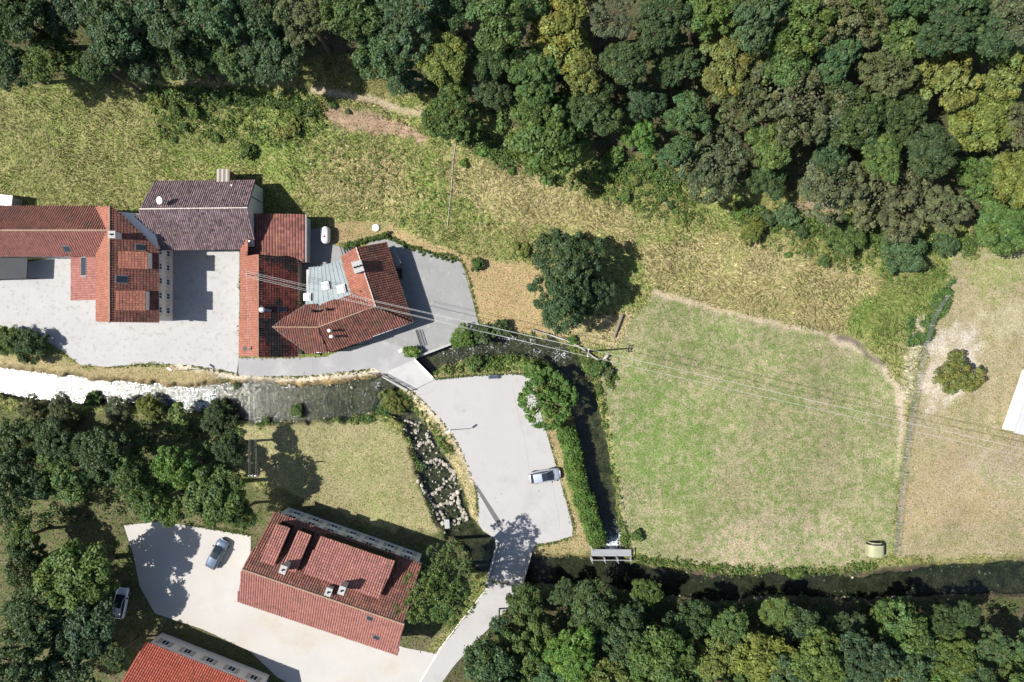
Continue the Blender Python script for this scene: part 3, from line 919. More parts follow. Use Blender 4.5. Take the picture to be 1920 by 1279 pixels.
def chimney(house, u, v, z0, z1, sx, sy, rz=0, material=M_BRICK, pots=2, name="chimney"):
    p = W(u, v, z1)
    c = MB().box((p.x, p.y, (z0 + z1) / 2), (sx, sy, z1 - z0), rz).build(name, material, house)
    cp = MB().box((p.x, p.y, z1 + .05), (sx + .2, sy + .2, .12), rz).build("coping", M_CONCRETE, c)
    for k in range(pots):
        off = (k - (pots - 1) / 2) * sx * .36
        MB().lathe((p.x + off * math.cos(rz), p.y + off * math.sin(rz), z1 + .1), [(.14, 0), (.12, .3), (.09, .3), (.08, .05)], 10).build("flue_pot", M_BLACK, c)
    return c

def vent_pipe(house, u, v, z0, z1, r=.1, material=M_STEEL, name="vent_pipe"):
    p = W(u, v, z1)
    return MB().lathe((p.x, p.y, z0), [(r, 0), (r, z1 - z0 - .12), (r * 1.5, z1 - z0 - .12), (r * 1.5, z1 - z0), (r * .4, z1 - z0 + .06)], 10).build(name, material, house)

def skylight(house, plane, u, v, w, h, name="skylight", material=M_WHITE, dome=True, rz=0.0):
    c = plane.at(u, v)
    ca, sa = math.cos(rz), math.sin(rz)
    def q(x, y, t):
        X = c.x + x * ca - y * sa; Y = c.y + x * sa + y * ca
        return Vector((X, Y, plane.z(X, Y))) + plane.n * t
    mb = MB()
    vs = [q(i * w / 2, j * h / 2, t) for t in (-.05, .28 if dome else .14) for i, j in ((-1, -1), (1, -1), (1, 1), (-1, 1))]
    mb.add(vs, [(3, 2, 1, 0), (4, 5, 6, 7), (0, 1, 5, 4), (1, 2, 6, 5), (2, 3, 7, 6), (3, 0, 4, 7)])
    fr = mb.build(name, material if dome else M_ZINC_DARK, house)
    mb = MB()
    if dome:
        n = 6; vs = []; fs = []
        for a in range(n + 1):
            for b in range(n + 1):
                x = a / n * 2 - 1; y = b / n * 2 - 1
                vs.append(q(x * w * .46, y * h * .46, .28 + .22 * (1 - x ** 4) * (1 - y ** 4)))
        for a in range(n):
            for b in range(n):
                i = a * (n + 1) + b
                fs.append((i, i + n + 1, i + n + 2, i + 1))
        mb.add(vs, fs).build("dome", M_WHITE, fr, smooth_=True)
    else:
        vs = [q(i * w * .42, j * h * .42, t) for t in (.1, .17) for i, j in ((-1, -1), (1, -1), (1, 1), (-1, 1))]
        mb.add(vs, [(4, 5, 6, 7), (0, 1, 5, 4), (1, 2, 6, 5), (2, 3, 7, 6), (3, 0, 4, 7)]).build("pane", M_GLASS, fr)
    return fr

def gutter(house, a, b, material=M_ZINC_DARK, name="gutter"):
    return MB().tube([Vector(a) + Vector((0, 0, -.08)), Vector(b) + Vector((0, 0, -.08))], .075, 6).build(name, material, house)

# ---- barn
barn = thing("barn", W(390, 410, 0), "long barn with grey-brown tiled roof and white mortared ridge below the grassy slope", "barn")
bN = Plane(W(289.5, 340.6, 3.8), W(479.5, 338.6, 3.8), W(463.6, 390, 7.0))
bS = Plane(W(261.8, 392, 7.0), W(463.6, 390, 7.0), W(449.8, 466.2, 3.6))
roof(barn, "roof", [(289.5, 340.6), (479.5, 338.6), (463.6, 390), (261.8, 392)], bN, M_TILE_BROWN, 1, tone_amp=.24, pa=.3, pb=.36)
roof(barn, "roof", [(261.8, 392), (463.6, 390), (476.5, 447.4), (464.5, 448.5), (449.8, 466.2), (297.4, 468.2), (240, 418), (243, 405), (261, 402)], bS, M_TILE_BROWN, 2, tone_amp=.24, pa=.3, pb=.36)
cap(barn, bS.at(262, 392), bS.at(463.6, 390), M_MORTAR_PALE, .1)
e0 = bN.at(480, 339); e1 = bS.at(463.6, 390); e2 = bS.at(476.5, 447.4); w0 = bN.at(290, 341); w1 = bS.at(262, 392); w2 = bS.at(297.4, 468)
walls(barn, [(e0.x - .35, e0.y - .35), (e1.x - .35, e1.y), (e2.x - .35, e2.y - 1.0), (e2.x - 2.2, w2.y + .45), (w0.x + .4, w2.y + .45), (w0.x + .4, w1.y), (w0.x + .4, w0.y - .35)],
      [3.6, 6.7, 3.9, 3.45, 3.45, 6.7, 3.6], M_RENDER_W)
bx = e0.x - .35
MB().box((bx + .03, (e1.y + e0.y) / 2 - .2, 2.6), (.1, .12, 5.0)).build("downpipe", M_ZINC_DARK, barn)
d = MB(); dcx = (w2.x + e2.x) / 2 + 2.2; dy = w2.y + .45
d.box((dcx, dy - .05, 1.4), (5.4, .12, 2.8))
dr = d.build("sliding_door", M_WOOD_DARK, barn)
MB().box((dcx + 4.3, dy - .04, 1.4), (1.6, .1, 2.8)).build("door_panel", M_WHITE, barn)
gutter(barn, bS.at(299, 468.6), bS.at(450, 466.6))
gutter(barn, bN.at(290, 340), bN.at(478, 338), M_STEEL)
vent_pipe(barn, 434, 347.5, 3.9, 4.7, .09, M_WHITE)
# satellite dish on the barn roof
p = W(300, 376, 7.6)
dish = thing("satellite_dish", (p.x + .5, p.y, 6.2), "pale round satellite dish on a short mast on the barn roof", "satellite dish")
MB().tube([(p.x + .6, p.y, 5.9), (p.x + .6, p.y, 7.1), (p.x + .3, p.y, 7.35)], .07, 8).build("mast", M_STEEL, dish)
mb = MB(); dn = Vector((-.35, -.1, .93)).normalized(); da = dn.cross(Vector((0, 1, 0))).normalized(); db = dn.cross(da)
prof = [(.02, 0), (.2, .015), (.38, .06), (.5, .13), (.53, .15)]; vs = []; fs = []
for r, h in prof:
    for k in range(18):
        a = k / 18 * 2 * math.pi
        vs.append(p + da * (r * math.cos(a)) + db * (r * math.sin(a)) + dn * h)
for i in range(4):
    for k in range(18):
        fs.append((i * 18 + k, i * 18 + (k + 1) % 18, (i + 1) * 18 + (k + 1) % 18, (i + 1) * 18 + k))
fs.append(tuple(range(18)))
mb.add(vs, fs).build("reflector", M_WHITE, dish, smooth_=True)
MB().tube([p + da * .45, p + dn * .5], .03, 6).box(p + dn * .5, (.12, .12, .12)).build("feed_arm", M_STEEL, dish)
# small timber lean-to behind the barn
sh = thing("timber_shed", G(418, 332), "small plank-roofed timber shed against the barn's north eave", "shed")
for k in range(6):
    a = W(407 + k * 4, 317, 4.3); b = W(406.6 + k * 4, 341, 4.0)
    MB().bar(a + Vector((.15, 0, 0)), b + Vector((.15, 0, 0)), .29, .06).build("plank", M_WOOD if k % 2 else M_WOOD_GREY, sh)
MB().prism([W2(408, 319, 3.5), W2(428, 319, 3.5), W2(428, 338, 3.5), W2(408, 338, 3.5)], .3, 3.9).build("wall", M_WOOD, sh)

# ---- annex east of the barn
annex = thing("annex", W(525, 445, 0), "low square annex with dark red pantiles between barn and gas tank", "outbuilding")
an = Plane(W(476.5, 400, 3.7), W(572.5, 402, 3.7), W(572.5, 492, 3.1))
roof(annex, "roof", [(476.5, 400), (572.5, 402), (572.5, 492), (557.6, 484), (485.4, 477), (463.6, 480), (464.6, 448.4), (476.5, 447.5)], an, M_TILE_ANNEX, 3, pa=.42, pb=.46, tone_amp=.2)
walls(annex, [W2(480, 404, 3.4), W2(570, 405, 3.4), W2(570, 489, 3.0), W2(490, 478, 3.0), W2(480, 470, 3)], [3.45, 3.45, 2.9, 2.95, 2.95], M_RENDER_W)
MB().bar(an.at(574, 402), an.at(574, 492), .07, .2).build("fascia", M_STEEL, annex)
MB().bar(an.at(477, 401), an.at(477, 447), .18, .12).build("flashing", M_ZINC_DARK, annex)

# ---- farmhouse: west wing, crooked south wing, north wing, zinc roof in between
house = thing("farmhouse", W(600, 570, 0), "rambling farmhouse of joined red-tiled wings around a grey zinc flat roof", "house")
wL = Plane(W(449.3, 481, 3.4), W(449.3, 668, 3.4), W(485, 668, 6.8))
wR = Plane(W(485, 477, 6.8), W(485, 668, 6.8), W(558, 669, 3.1))
roof(house, "roof", [(453, 465), (464.6, 448.4), (463.6, 480), (485, 477), (485, 668.5), (449.3, 668.5)], wL, M_TILE_SALMON, 4, tone_amp=.08)
roof(house, "roof", [(485, 477), (558, 484), (558, 669), (485, 668.5)], wR, M_TILE_MOSSY, 5, tone_amp=.25)
cap(house, wR.at(485, 478), wR.at(485, 668), M_MORTAR, .08)
A_ = wR.at(510.3, 613); Bz = 5.1
J_ = W(704.5, 574.2, 6.3)
sE = Plane(W(616, 659.8, 2.95), W(773.6, 603.9, 3.2), J_)
B_ = sE.at(596.7, 613.6)
sW = Plane(A_, B_, W(616, 659.8, 2.95))
sWn = Plane(A_, B_, W(600.7, 572.3, 3.15))
sE = Plane(W(616, 659.8, 2.95), W(773.6, 603.9, 3.2), J_)
sEn = Plane(B_, J_, W(600.7, 572.3, 3.15))
R0 = W(667.9, 463.5, 6.3)
nW = Plane(R0, J_, W(639.4, 483.9, 3.15))
nE = Plane(R0, J_, W(773.6, 603.9, 3.2))
roof(house, "roof", [(510.3, 613), (596.7, 613.6), (616, 659.8), (576.4, 660.8)], sW, M_TILE_RED, 6)
roof(house, "roof", [(510.3, 613), (548, 587.5), (572, 572.5), (600.7, 572.3), (596.7, 613.6)], sWn, M_TILE_RED, 7)
roof(house, "roof", [(596.7, 613.6), (704.5, 574.2), (773.6, 603.9), (616, 659.8)], sE, M_TILE_RED, 8)
roof(house, "roof", [(600.7, 572.3), (659.8, 553), (704.5, 574.2), (596.7, 613.6)], sEn, M_TILE_RED, 9)
roof(house, "roof", [(667.9, 463.5), (639.4, 483.9), (659.8, 551), (704.5, 574.2)], nW, M_TILE_SALMON, 10, tone_amp=.1)
roof(house, "roof", [(667.9, 463.5), (722.8, 455.4), (773.6, 603.9), (704.5, 574.2)], nE, M_TILE_RED, 11)
cap(house, A_, B_, M_MORTAR, .085)
cap(house, B_, J_, M_MORTAR, .085)
cap(house, R0, J_, M_MORTAR_PALE, .08)
cap(house, J_, nE.at(772, 603), M_TILE_PINK, .1, "hip_cap")
cap(house, B_, sE.at(615, 658), M_TILE_PINK, .1, "hip_cap")
MB().bar(sEn.at(659.8, 552), sEn.at(703, 574), .3, .07).build("valley_flashing", M_ZINC_DARK, house)
MB().bar(sW.at(511, 613.5), sW.at(576, 660.5), .22, .12).build("flashing", M_ZINC_DARK, house)
MB().bar(sWn.at(511, 612.5), sWn.at(572, 572.5), .22, .12).build("flashing", M_ZINC_DARK, house)
MB().bar(sWn.at(600, 573), sWn.at(597, 612), .22, .12).build("valley_flashing", M_ZINC_DARK, house)
MB().bar(nW.at(639.4, 484.5), nW.at(659.6, 550.5), .3, .1).build("valley_flashing", M_ZINC, house)
for a, b, pl in (((577, 661.4), (616, 660.4), sW), ((616, 660.4), (774, 604.4), sE), ((774, 604), (723, 455.5), nE)):
    gutter(house, pl.at(*a), pl.at(*b), M_STEEL)
zf = 2.95
flat = [(579, 501.2), (600.8, 499.5), (636.4, 487.6), (643, 490), (661, 552), (600.8, 573), (572, 574)]
zr = MB().prism([W2(*p, zf) for p in flat], 2.55, zf).build("zinc_roof", M_ZINC, house)
sm = MB()
for t in np.linspace(.06, .94, 9):
    a0 = Vector((579, 501.2)).lerp(Vector((638, 488.5)), t); b0 = Vector((572, 573)).lerp(Vector((659, 552)), t)
    sm.bar(W(a0.x, a0.y, zf + .02), W(b0.x, b0.y, zf + .02), .045, .05)
sm.build("standing_seam", M_ZINC, zr)
flatp = Plane(W(580, 500, zf), W(650, 500, zf), W(600, 570, zf))
skylight(house, flatp, 611, 536, 1.1, 1.15, rz=.22)
skylight(house, flatp, 640.5, 542, 1.2, 1.2, rz=.22)
skylight(house, flatp, 576.6, 557, 1.05, 1.1, rz=0)
chimney(house, 671, 500, 3.6, 7.0, 1.25, 1.45, .3, M_CONCRETE, 3)
c1 = vent_pipe(house, 586.6, 583, 3.4, 5.3, .17, M_TILE_PINK)
vent_pipe(house, 614, 580, 3.4, 5.3, .17, M_TILE_PINK)
vent_pipe(house, 616.5, 620, 4.8, 6.7, .16, M_WHITE); vent_pipe(house, 620.5, 631, 4.2, 6.1, .16, M_WHITE)
vent_pipe(house, 675, 546, 4.0, 5.2, .06, M_STEEL_DARK)
p = wR.at(493, 581)
MB().lathe((p.x, p.y, p.z - .1), [(.34, 0), (.34, .5), (.42, .52), (.42, .62), (.2, .75)], 12).build("roof_vent", M_STEEL, house)
MB().tube([p + Vector((.2, 0, .1)), wR.at(508, 583) + Vector((0, 0, .12))], .22, 8).build("vent_duct", M_ZINC, house)
skylight(house, wR, 528, 581, 1.0, .6, dome=False)
q = wL.at(470, 655)
MB().tube([q, q + Vector((0, 0, .75)), q + Vector((-.5, .1, 1.0))], .035, 6).lathe((q.x - .4, q.y + .1, q.z + .9), [(.05, 0), (.3, .1), (.34, .14)], 12).build("aerial", M_STEEL_DARK, house)
# walls
walls(house, [W2(453, 470, 3), W2(555, 488, 3), W2(555, 665, 3), W2(453, 665, 3)], 3.0, M_RENDER_C)
wp = [W(453, 665.2, 3), W(484.5, 665.2, 6.6), W(555, 665.2, 3)]
MB().prism([(wp[0].x, wp[0].y), (wp[0].x, wp[0].y + .3), (wp[2].x, wp[2].y + .3), (wp[2].x, wp[2].y)], 2.9, [3.1, 3.1, 2.95, 2.95]).build("wall", M_RENDER_C, house)
walls(house, [W2(581, 580, 2.9), W2(579, 656, 2.9), W2(614, 656, 2.9), W2(765, 602, 2.9), W2(719, 461, 2.9), W2(672, 468, 2.9), W2(645, 486, 2.9), W2(664, 552, 2.9)], 2.75, M_RENDER_C)
walls(house, [W2(575, 506, 2.5), W2(602, 503, 2.5), W2(640, 492, 2.5), W2(660, 552, 2.5), W2(600, 576, 2.5), W2(575, 572, 2.5)], 2.6, M_RENDER_C)
ew = (W(765, 602, 2.9) - W(719, 461, 2.9)).normalized(); eo = Vector((-ew.y, ew.x, 0)); eo = eo if eo.x > 0 else -eo
for t in (.35, .6, .82):
    c = W(719, 461, 2.9).lerp(W(765, 602, 2.9), t); window(house, (c.x, c.y, 1.5), ew, 1.1, 1.2, eo)
sw_ = (W(765, 602, 2.9) - W(614, 656, 2.9)).normalized(); so = Vector((sw_.y, -sw_.x, 0)); so = so if so.y < 0 else -so
for t in (.15, .4, .62, .85):
    c = W(614, 656, 2.9).lerp(W(765, 602, 2.9), t); window(house, (c.x, c.y, 1.5), sw_, 1.1, 1.2, so)
# canopy and planter on the east side
can = thing("canopy", W(740, 482, 0), "dark lean-to canopy on the farmhouse's shaded east wall", "canopy")
cp = [(729.5, 464), (739, 460), (752, 493), (744, 502)]
MB().prism([W2(*p, 2.3) for p in cp], [2.3, 2.1, 2.1, 2.3], [2.42, 2.22, 2.22, 2.42]).build("roof_panel", M_ZINC_DARK, can)
for (u, v) in ((739, 461), (751.5, 493)):
    p = W(u, v, 2.1); MB().box((p.x - .08, p.y, 1.05), (.1, .1, 2.15)).build("post", M_STEEL_DARK, can)
pl = thing("planter_box", W(748, 514, 0), "small timber-framed planter box beside the dark canopy", "planter")
p = W(748, 514, .4)
pb = MB()
for dx, dy, sx, sy in ((-.6, 0, .12, 1.7), (.6, 0, .12, 1.7), (0, -.8, 1.1, .12), (0, .8, 1.1, .12)):
    pb.box((p.x + dx * .9, p.y + dy, .35), (sx, sy, .7), 0)
pb.build("frame", M_WOOD, pl)
MB().box((p.x, p.y, .28), (1.0, 1.5, .5)).build("soil", M_WOOD_DARK, pl)
# power mast on the west wing roof
mast = thing("roof_mast", wL.at(472, 517), "metal power mast rising from the salmon roof of the west wing", "mast")
mb0 = wL.at(474, 517)
MT = Vector((mb0.x, mb0.y, mb0.z + 2.3))
MB().tube([mb0 - Vector((0, 0, .3)), MT], .06, 8).build("pole", M_STEEL, mast)
MB().bar(MT + Vector((-.05, -.45, -.1)), MT + Vector((.05, .45, -.1)), .07, .07).build("crossarm", M_STEEL_DARK, mast)
for k in (-.4, -.14, .14, .4):
    MB().lathe((MT.x, MT.y + k, MT.z - .06), [(.05, 0), (.07, .06), (.04, .16)], 8).build("insulator", M_WHITE, mast)

# ---- west houses
west = thing("hip_house", W(250, 520, 0), "tall red-roofed house with two dormers along the west side of the courtyard", "house")
hE = Plane(W(206, 400, 8.5), W(206, 604, 8.5), W(297, 605, 5.2))
hW = Plane(W(206, 400, 8.5), W(206, 604, 8.5), W(181, 603, 5.2))
roof(west, "roof", [(206, 387), (226, 400), (297, 471), (297, 605), (206, 604)], hE, M_TILE_RED, 20)
roof(west, "roof", [(206, 387), (206, 604), (181, 603), (181, 388)], hW, M_TILE_SALMON, 21, tone_amp=.1)
cap(west, hE.at(206, 387), hE.at(206, 604), M_MORTAR, .13)
gutter(west, hE.at(297.5, 472), hE.at(297.5, 605), M_STEEL)
wa = [hW.at(181, 601), hW.at(181, 392), hE.at(297, 474), hE.at(297, 602)]
xw0, xw1 = wa[0].x + .4, wa[2].x - .5
y1, y0 = hE.at(206, 392).y, hE.at(206, 600).y + .1
xr = hE.at(206, 500).x
walls(west, [(xw0, y0), (xr, y0), (xw1, y0), (xw1, y1 - .2), (xr, y1 - .2), (xw0, y1 - .2)], [4.9, 8.1, 4.9, 4.9, 8.1, 4.9], M_RENDER_W)
for k in range(5):
    for zz in (1.6, 3.9):
        window(west, (xw1, y0 + 1.5 + k * 2.1, zz), (0, 1), .85, 1.0, (1, 0), M_RENDER_C)
def dormer(par, plane, uv, zt_front, zt_back, mname, seed, mt=M_TILE_SALMON, wallm=M_RENDER_W):
    """shed dormer: uv = front-left, front-right, back-right, back-left on the map at roof height"""
    fl, fr_, br, bl = [Vector(p) for p in uv]
    pts = [W(*fl, zt_front), W(*fr_, zt_front), W(*br, zt_back), W(*bl, zt_back)]
    pl_ = Plane(pts[0], pts[1], pts[2])
    d = MB()
    base = [Vector((p.x, p.y, plane.z(p.x, p.y) - .3)) for p in pts]
    c = sum(pts, Vector()) / 4
    ins_ = [c + (p - c) * .95 for p in pts]
    vs = [Vector((a.x, a.y, b.z)) for a, b in zip(ins_, base)] + [Vector((a.x, a.y, p.z - .12)) for a, p in zip(ins_, pts)]
    d.add(vs, [(0, 1, 5, 4), (1, 2, 6, 5), (3, 0, 4, 7), (2, 3, 7, 6)])
    dm = d.build(mname, wallm, par)
    mb = MB()
    lo = [p - Vector((0, 0, .14)) for p in pts]
    mb.add(pts + lo, [(0, 1, 2, 3), (7, 6, 5, 4), (0, 4, 5, 1), (1, 5, 6, 2), (2, 6, 7, 3), (3, 7, 4, 0)], (.85, .85, .85))
    tiles(mb, pts, pl_, rngseed=seed, tone_amp=.12)
    mb.build("dormer_roof", mt, dm)
    return dm
dormer(west, hE, [(276, 472), (276, 503), (222, 503), (222, 472)], 7.2, 8.3, "dormer", 30)
dormer(west, hE, [(272, 545), (272, 582), (220, 582), (220, 545)], 7.2, 8.3, "dormer", 31)
skylight(west, hE, 263, 464, 1.1, .9, dome=False); skylight(west, hE, 228, 524, 1.3, 1.1, dome=False)
chimney(west, 210, 440, 7.5, 9.4, .8, .8, 0, M_RENDER_W, 1)
long_ = thing("long_house", W(80, 440, 0), "long pink-red roofed wing reaching the west edge beside the white courtyard", "house")
lN = Plane(W(0, 387, 5.0), W(180, 387, 5.0), W(0, 432, 7.9))
lS = Plane(W(0, 480, 5.0), W(180, 480, 5.0), W(0, 432, 7.9))
roof(long_, "roof", [(-120, 387), (181, 387), (205, 432), (-120, 432)], lN, M_TILE_RED, 22)
roof(long_, "roof", [(-120, 432), (205, 432), (181, 480), (-120, 480)], lS, M_TILE_PINK, 23, tone_amp=.1)
cap(long_, lN.at(-120, 432), lN.at(204, 432), M_MORTAR, .13)
a = W(-115, 391, 4.6); b = W(178, 476, 4.6)
yr = lN.at(0, 432).y
walls(long_, [(a.x, b.y), (b.x, b.y), (b.x, yr), (b.x, a.y), (a.x, a.y), (a.x, yr)], [4.6, 4.6, 7.5, 4.6, 4.6, 7.5], M_RENDER_W)
for k in range(6):
    window(long_, (a.x + 5 + k * 3.2, b.y, 2.0), (1, 0), 1.1, 1.2, (0, -1), M_ZINC_DARK)
skylight(long_, lS, 126, 466, 1.0, .8, dome=False)
lw = thing("side_wing", W(158, 520, 0), "small pink-tiled lean-to with a long dark skylight inside the west courtyard", "outbuilding")
lp = Plane(W(181, 480, 4.7), W(181, 560, 4.7), W(134, 560, 3.4))
roof(lw, "roof", [(181, 480), (181, 562), (134, 562), (136, 480)], lp, M_TILE_PINK, 24, tone_amp=.1)
a = W(140, 483, 3.3); b = W(178, 559, 3.3)
walls(lw, [(a.x, b.y), (b.x, b.y), (b.x, a.y), (a.x, a.y)], [3.3, 4.4, 4.4, 3.3], M_RENDER_W)
skylight(lw, lp, 158, 500, .95, 3.0, dome=False)
cpo = thing("carport", W(22, 503, 0), "low dark-roofed carport under the long house at the west edge", "carport")
MB().prism([W2(-90, 484, 2.6), W2(52, 484, 2.6), W2(50, 522, 2.6), W2(-90, 526, 2.6)], 2.5, 2.66).build("roof_panel", mat("dark_bitumen", (.035, .037, .042), .8, .15, 1), cpo)
for u in (-40, 2, 46):
    p = W(u, 520, 2.4); MB().box((p.x, p.y, 1.25), (.14, .14, 2.5)).build("post", M_WOOD_DARK, cpo)
lowb = thing("pump_house", W(14, 374, 1), "low pale concrete hut behind the long house at the west edge", "hut")
p = W(2, 376, 1.5)
MB().box((p.x, p.y, 1.0), (4.2, 1.3, 2.4), -.12).build("wall", M_CONCRETE, lowb)
MB().box((p.x, p.y, 2.28), (4.5, 1.6, .18), -.12).build("roof_slab", M_RENDER_W, lowb)

# ---- south house
south = thing("villa", W(620, 1080, 0), "big red-roofed house with three shed dormers and pale north wall by the lane", "house")
NW = W(515, 961, 5.0); NE = W(790, 1057, 5.0); SW = W(445, 1127, 5.0); SE = W(745, 1228, 5.0)
RWu = (454, 1067); REu = (757, 1170)
pN = Plane(NW, NE, W(*RWu, 10.0)); pS = Plane(SW, SE, pN.at(*RWu))
roof(south, "roof", [(515, 961), (790, 1057), REu, RWu], pN, M_TILE_RED, 40)
roof(south, "roof", [RWu, REu, (745, 1228), (445, 1127)], pS, M_TILE_PINK, 41, tone_amp=.1)
cap(south, pN.at(*RWu), pN.at(*REu), M_MORTAR, .13)
gutter(south, NW, NE, M_STEEL)
foot = [(NW, 4.8), (NE, 4.8), (pN.at(*REu), 9.6), (SE, 4.8), (SW, 4.8), (pN.at(*RWu), 9.6)]
fp = shrink([(p.x, p.y) for p, _ in foot], .6)
walls(south, fp, [z for _, z in foot], M_RENDER_W)
a = Vector((*fp[0], 0)); b = Vector((*fp[1], 0)); dx = (b - a).normalized(); no = Vector((-dx.y, dx.x, 0))
for k in range(7):
    for zz in (1.5, 3.7):
        c = a.lerp(b, (k + .6) / 7.2); window(south, (c.x, c.y, zz), dx, 1.05, 1.25, no, M_WOOD_GREY)
dormer(south, pN, [(544, 991), (520, 982.5), (489, 1052), (515, 1060)], 7.5, 9.3, "dormer", 42, M_TILE_PINK, M_TILE_RED)
dormer(south, pN, [(584, 1004), (560, 995.5), (529, 1063), (556, 1072)], 7.5, 9.3, "dormer", 43, M_TILE_PINK, M_TILE_RED)
dormer(south, pN, [(741, 1053), (601, 1005.5), (570, 1074), (711, 1122)], 7.5, 9.3, "dormer", 44, M_TILE_PINK, M_TILE_RED)
for (u, v, z1) in ((641, 1107, 11.2), (616, 1110, 10.2), (531, 1068, 11.0)):
    chimney(south, u, v, 8.0, z1, .7, .95, -.34, M_RENDER_C, 1)
for (u, v) in ((694, 1158), (706, 1194)):
    skylight(south, pS, u, v, 1.0, .8, dome=False, rz=-.34)
s2 = thing("red_house", W(330, 1290, 0), "house with bright red roof cut by the bottom edge below the gravel lot", "house")
a0 = W(272, 1203, 4.5); b0 = W(492, 1290, 4.5); dx = (b0 - a0).normalized(); dn_ = Vector((dx.y, -dx.x, 0))
rid = [a0 + dn_ * 5.5 + Vector((0, 0, 3.5)), b0 + dn_ * 5.5 + Vector((0, 0, 3.5))]
c0, d0 = b0 + dn_ * 11, a0 + dn_ * 11
def roof3(par, P3, material, seed):
    pl_ = Plane(P3[0], P3[1], P3[2]); mb = MB(); n = len(P3)
    lo = [p - Vector((0, 0, .16)) for p in P3]
    mb.add(P3 + lo, [tuple(range(n)), tuple(range(2 * n - 1, n - 1, -1))] + [(i, n + i, n + (i + 1) % n, (i + 1) % n) for i in range(n)], (.85, .85, .85))
    r = mb.build("roof", material, par)
    tb = MB(); tiles(tb, P3, pl_, rngseed=seed, tone_amp=.12); t = tb.build("roof_tiles", material, r); t["kind"] = "stuff"
M_TILE_BRIGHT = mat("bright_red_tiles", (.28, .068, .042), .75, .12, .4, 5, attr="tone")
roof3(s2, [a0, b0, rid[1], rid[0]], M_TILE_BRIGHT, 50); roof3(s2, [c0, d0, rid[0], rid[1]], M_TILE_BRIGHT, 51)
cap(s2, rid[0], rid[1], M_TILE_BRIGHT, .13)
fp = [a0 + dx * .4 + dn_ * .5, b0 - dx * .4 + dn_ * .5, rid[1] - dx * .4, c0 - dx * .4 - dn_ * .5, d0 + dx * .4 - dn_ * .5, rid[0] + dx * .4]
walls(s2, [(p.x, p.y) for p in fp], [4.4, 4.4, 7.7, 4.4, 4.4, 7.7], M_RENDER_W)
for k in range(5):
    c = (a0 + dn_ * .5).lerp(b0 + dn_ * .5, (k + .6) / 5.2); window(s2, (c.x, c.y, 2.2), dx, 1.05, 1.25, -dn_, M_WOOD_GREY)
# ---- white building at the east edge
eb = thing("white_shed", W(1930, 770, 0), "white flat-roofed shed corner poking in at the east edge", "shed")
ep = [W2(1944, 690, 3.2), W2(1902, 812, 3.2), W2(2080, 850, 3.2), W2(2110, 735, 3.2)]
MB().prism(shrink(ep, .5), -.3, 3.0).build("wall", M_RENDER_W, eb)
M_SHEET = mat("white_roof_sheet", (.38, .385, .39), .6, .14, .5, 5, spot=(.27, .265, .25), spot_t=(.55, .75), spot_scale=.5)
MB().prism(ep, 3.0, 3.2).build("roof_panel", M_SHEET, eb)
rb = MB()
for t in np.linspace(.03, .97, 14):
    p = Vector(ep[0]).lerp(Vector(ep[3]), t); q = Vector(ep[1]).lerp(Vector(ep[2]), t)
    rb.bar((p.x, p.y, 3.22), (q.x, q.y, 3.22), .08, .09)
rb.build("roof_rib", M_SHEET, eb)

# ------------------------------------------------------------------ bridges, sluice, walls, fences
def railing(root, a, b, h, n, material, rails=(1.0, .55), pw=.12, rw=.09):
    a = Vector(a); b = Vector(b)
    for i in range(n):
        p = a.lerp(b, i / (n - 1))
        MB().box((p.x, p.y, p.z + h / 2), (pw, pw, h)).build("post", material, root)
    for r in rails:
        MB().bar(a + Vector((0, 0, h * r)), b + Vector((0, 0, h * r)), rw, rw).build("rail", material, root)
br = thing("road_bridge", W(955, 1058, 0), "short road bridge with timber railings in tree shade south of the car park", "bridge")
dk = [(931, 1017), (998, 1033), (979, 1099), (914, 1087)]
MB().prism([W2(*p, .06) for p in dk], -.45, .07).build("deck", M_ASPHALT_PALE, br)
for a, b in (((933, 1018), (915, 1086)), ((996, 1034), (978, 1098))):
    pa, pb_ = W(*a, .1), W(*b, .1)
    MB().bar(pa + Vector((0, 0, .08)), pb_ + Vector((0, 0, .08)), .35, .25).build("kerb_beam", M_CONCRETE, br)
    railing(br, pa, pb_, 1.15, 6, M_WOOD_GREY, (1.0, .66, .33), .14, .1)
for a, b in (((929, 1014), (1001, 1031)), ((911, 1090), (982, 1103))):
    MB().bar(W(*a, -.6), W(*b, -.6), .5, 1.2).build("abutment", M_CONCRETE, br)
sb = thing("slab_bridge", W(768, 704, 0), "pale concrete slab bridge over the mill stream beside the farmhouse", "bridge")
MB().prism([W2(*p, .07) for p in ((718, 700), (776.5, 674.5), (816, 711.5), (773, 732))], -.5, .075).build("deck", mat("bridge_concrete", (.34, .34, .335), .9, .12, .25, 9, spot=(.27, .265, .25), spot_t=(.5, .7), spot_scale=.4), sb)
MB().bar(W(777.5, 674.5, .15), W(812, 709.5, .15), .3, .3).build("kerb_beam", M_RENDER_W, sb)
MB().bar(W(717, 704.5, .1), W(764, 732, .1), .45, .22).build("kerb_beam", M_CONCRETE, sb)
for a, b in (((716, 700), (778, 672)), ((770, 736), (818, 713))):
    MB().bar(W(*a, -.7), W(*b, -.7), .5, 1.2).build("abutment", M_CONCRETE, sb)
railing(sb, W(717, 703, .1), W(771, 731.5, .1), 1.05, 5, M_STEEL_DARK, (1.0, .55), .1, .08)
hr = thing("handrail", W(704, 701, 0), "thin dark handrail leading west from the slab bridge", "handrail")
railing(hr, W(692, 700, .0), W(716, 702, .1), .95, 3, M_STEEL_DARK, (1.0,), .07, .07)
rw_ = thing("retaining_wall", W(815, 656, 0), "low concrete retaining wall between terrace and mill stream", "wall")
MB().prism([W2(783, 667), W2(846, 643.5), W2(847, 646), W2(784, 670)], -1.6, .25).build("wall", M_CONCRETE, rw_)
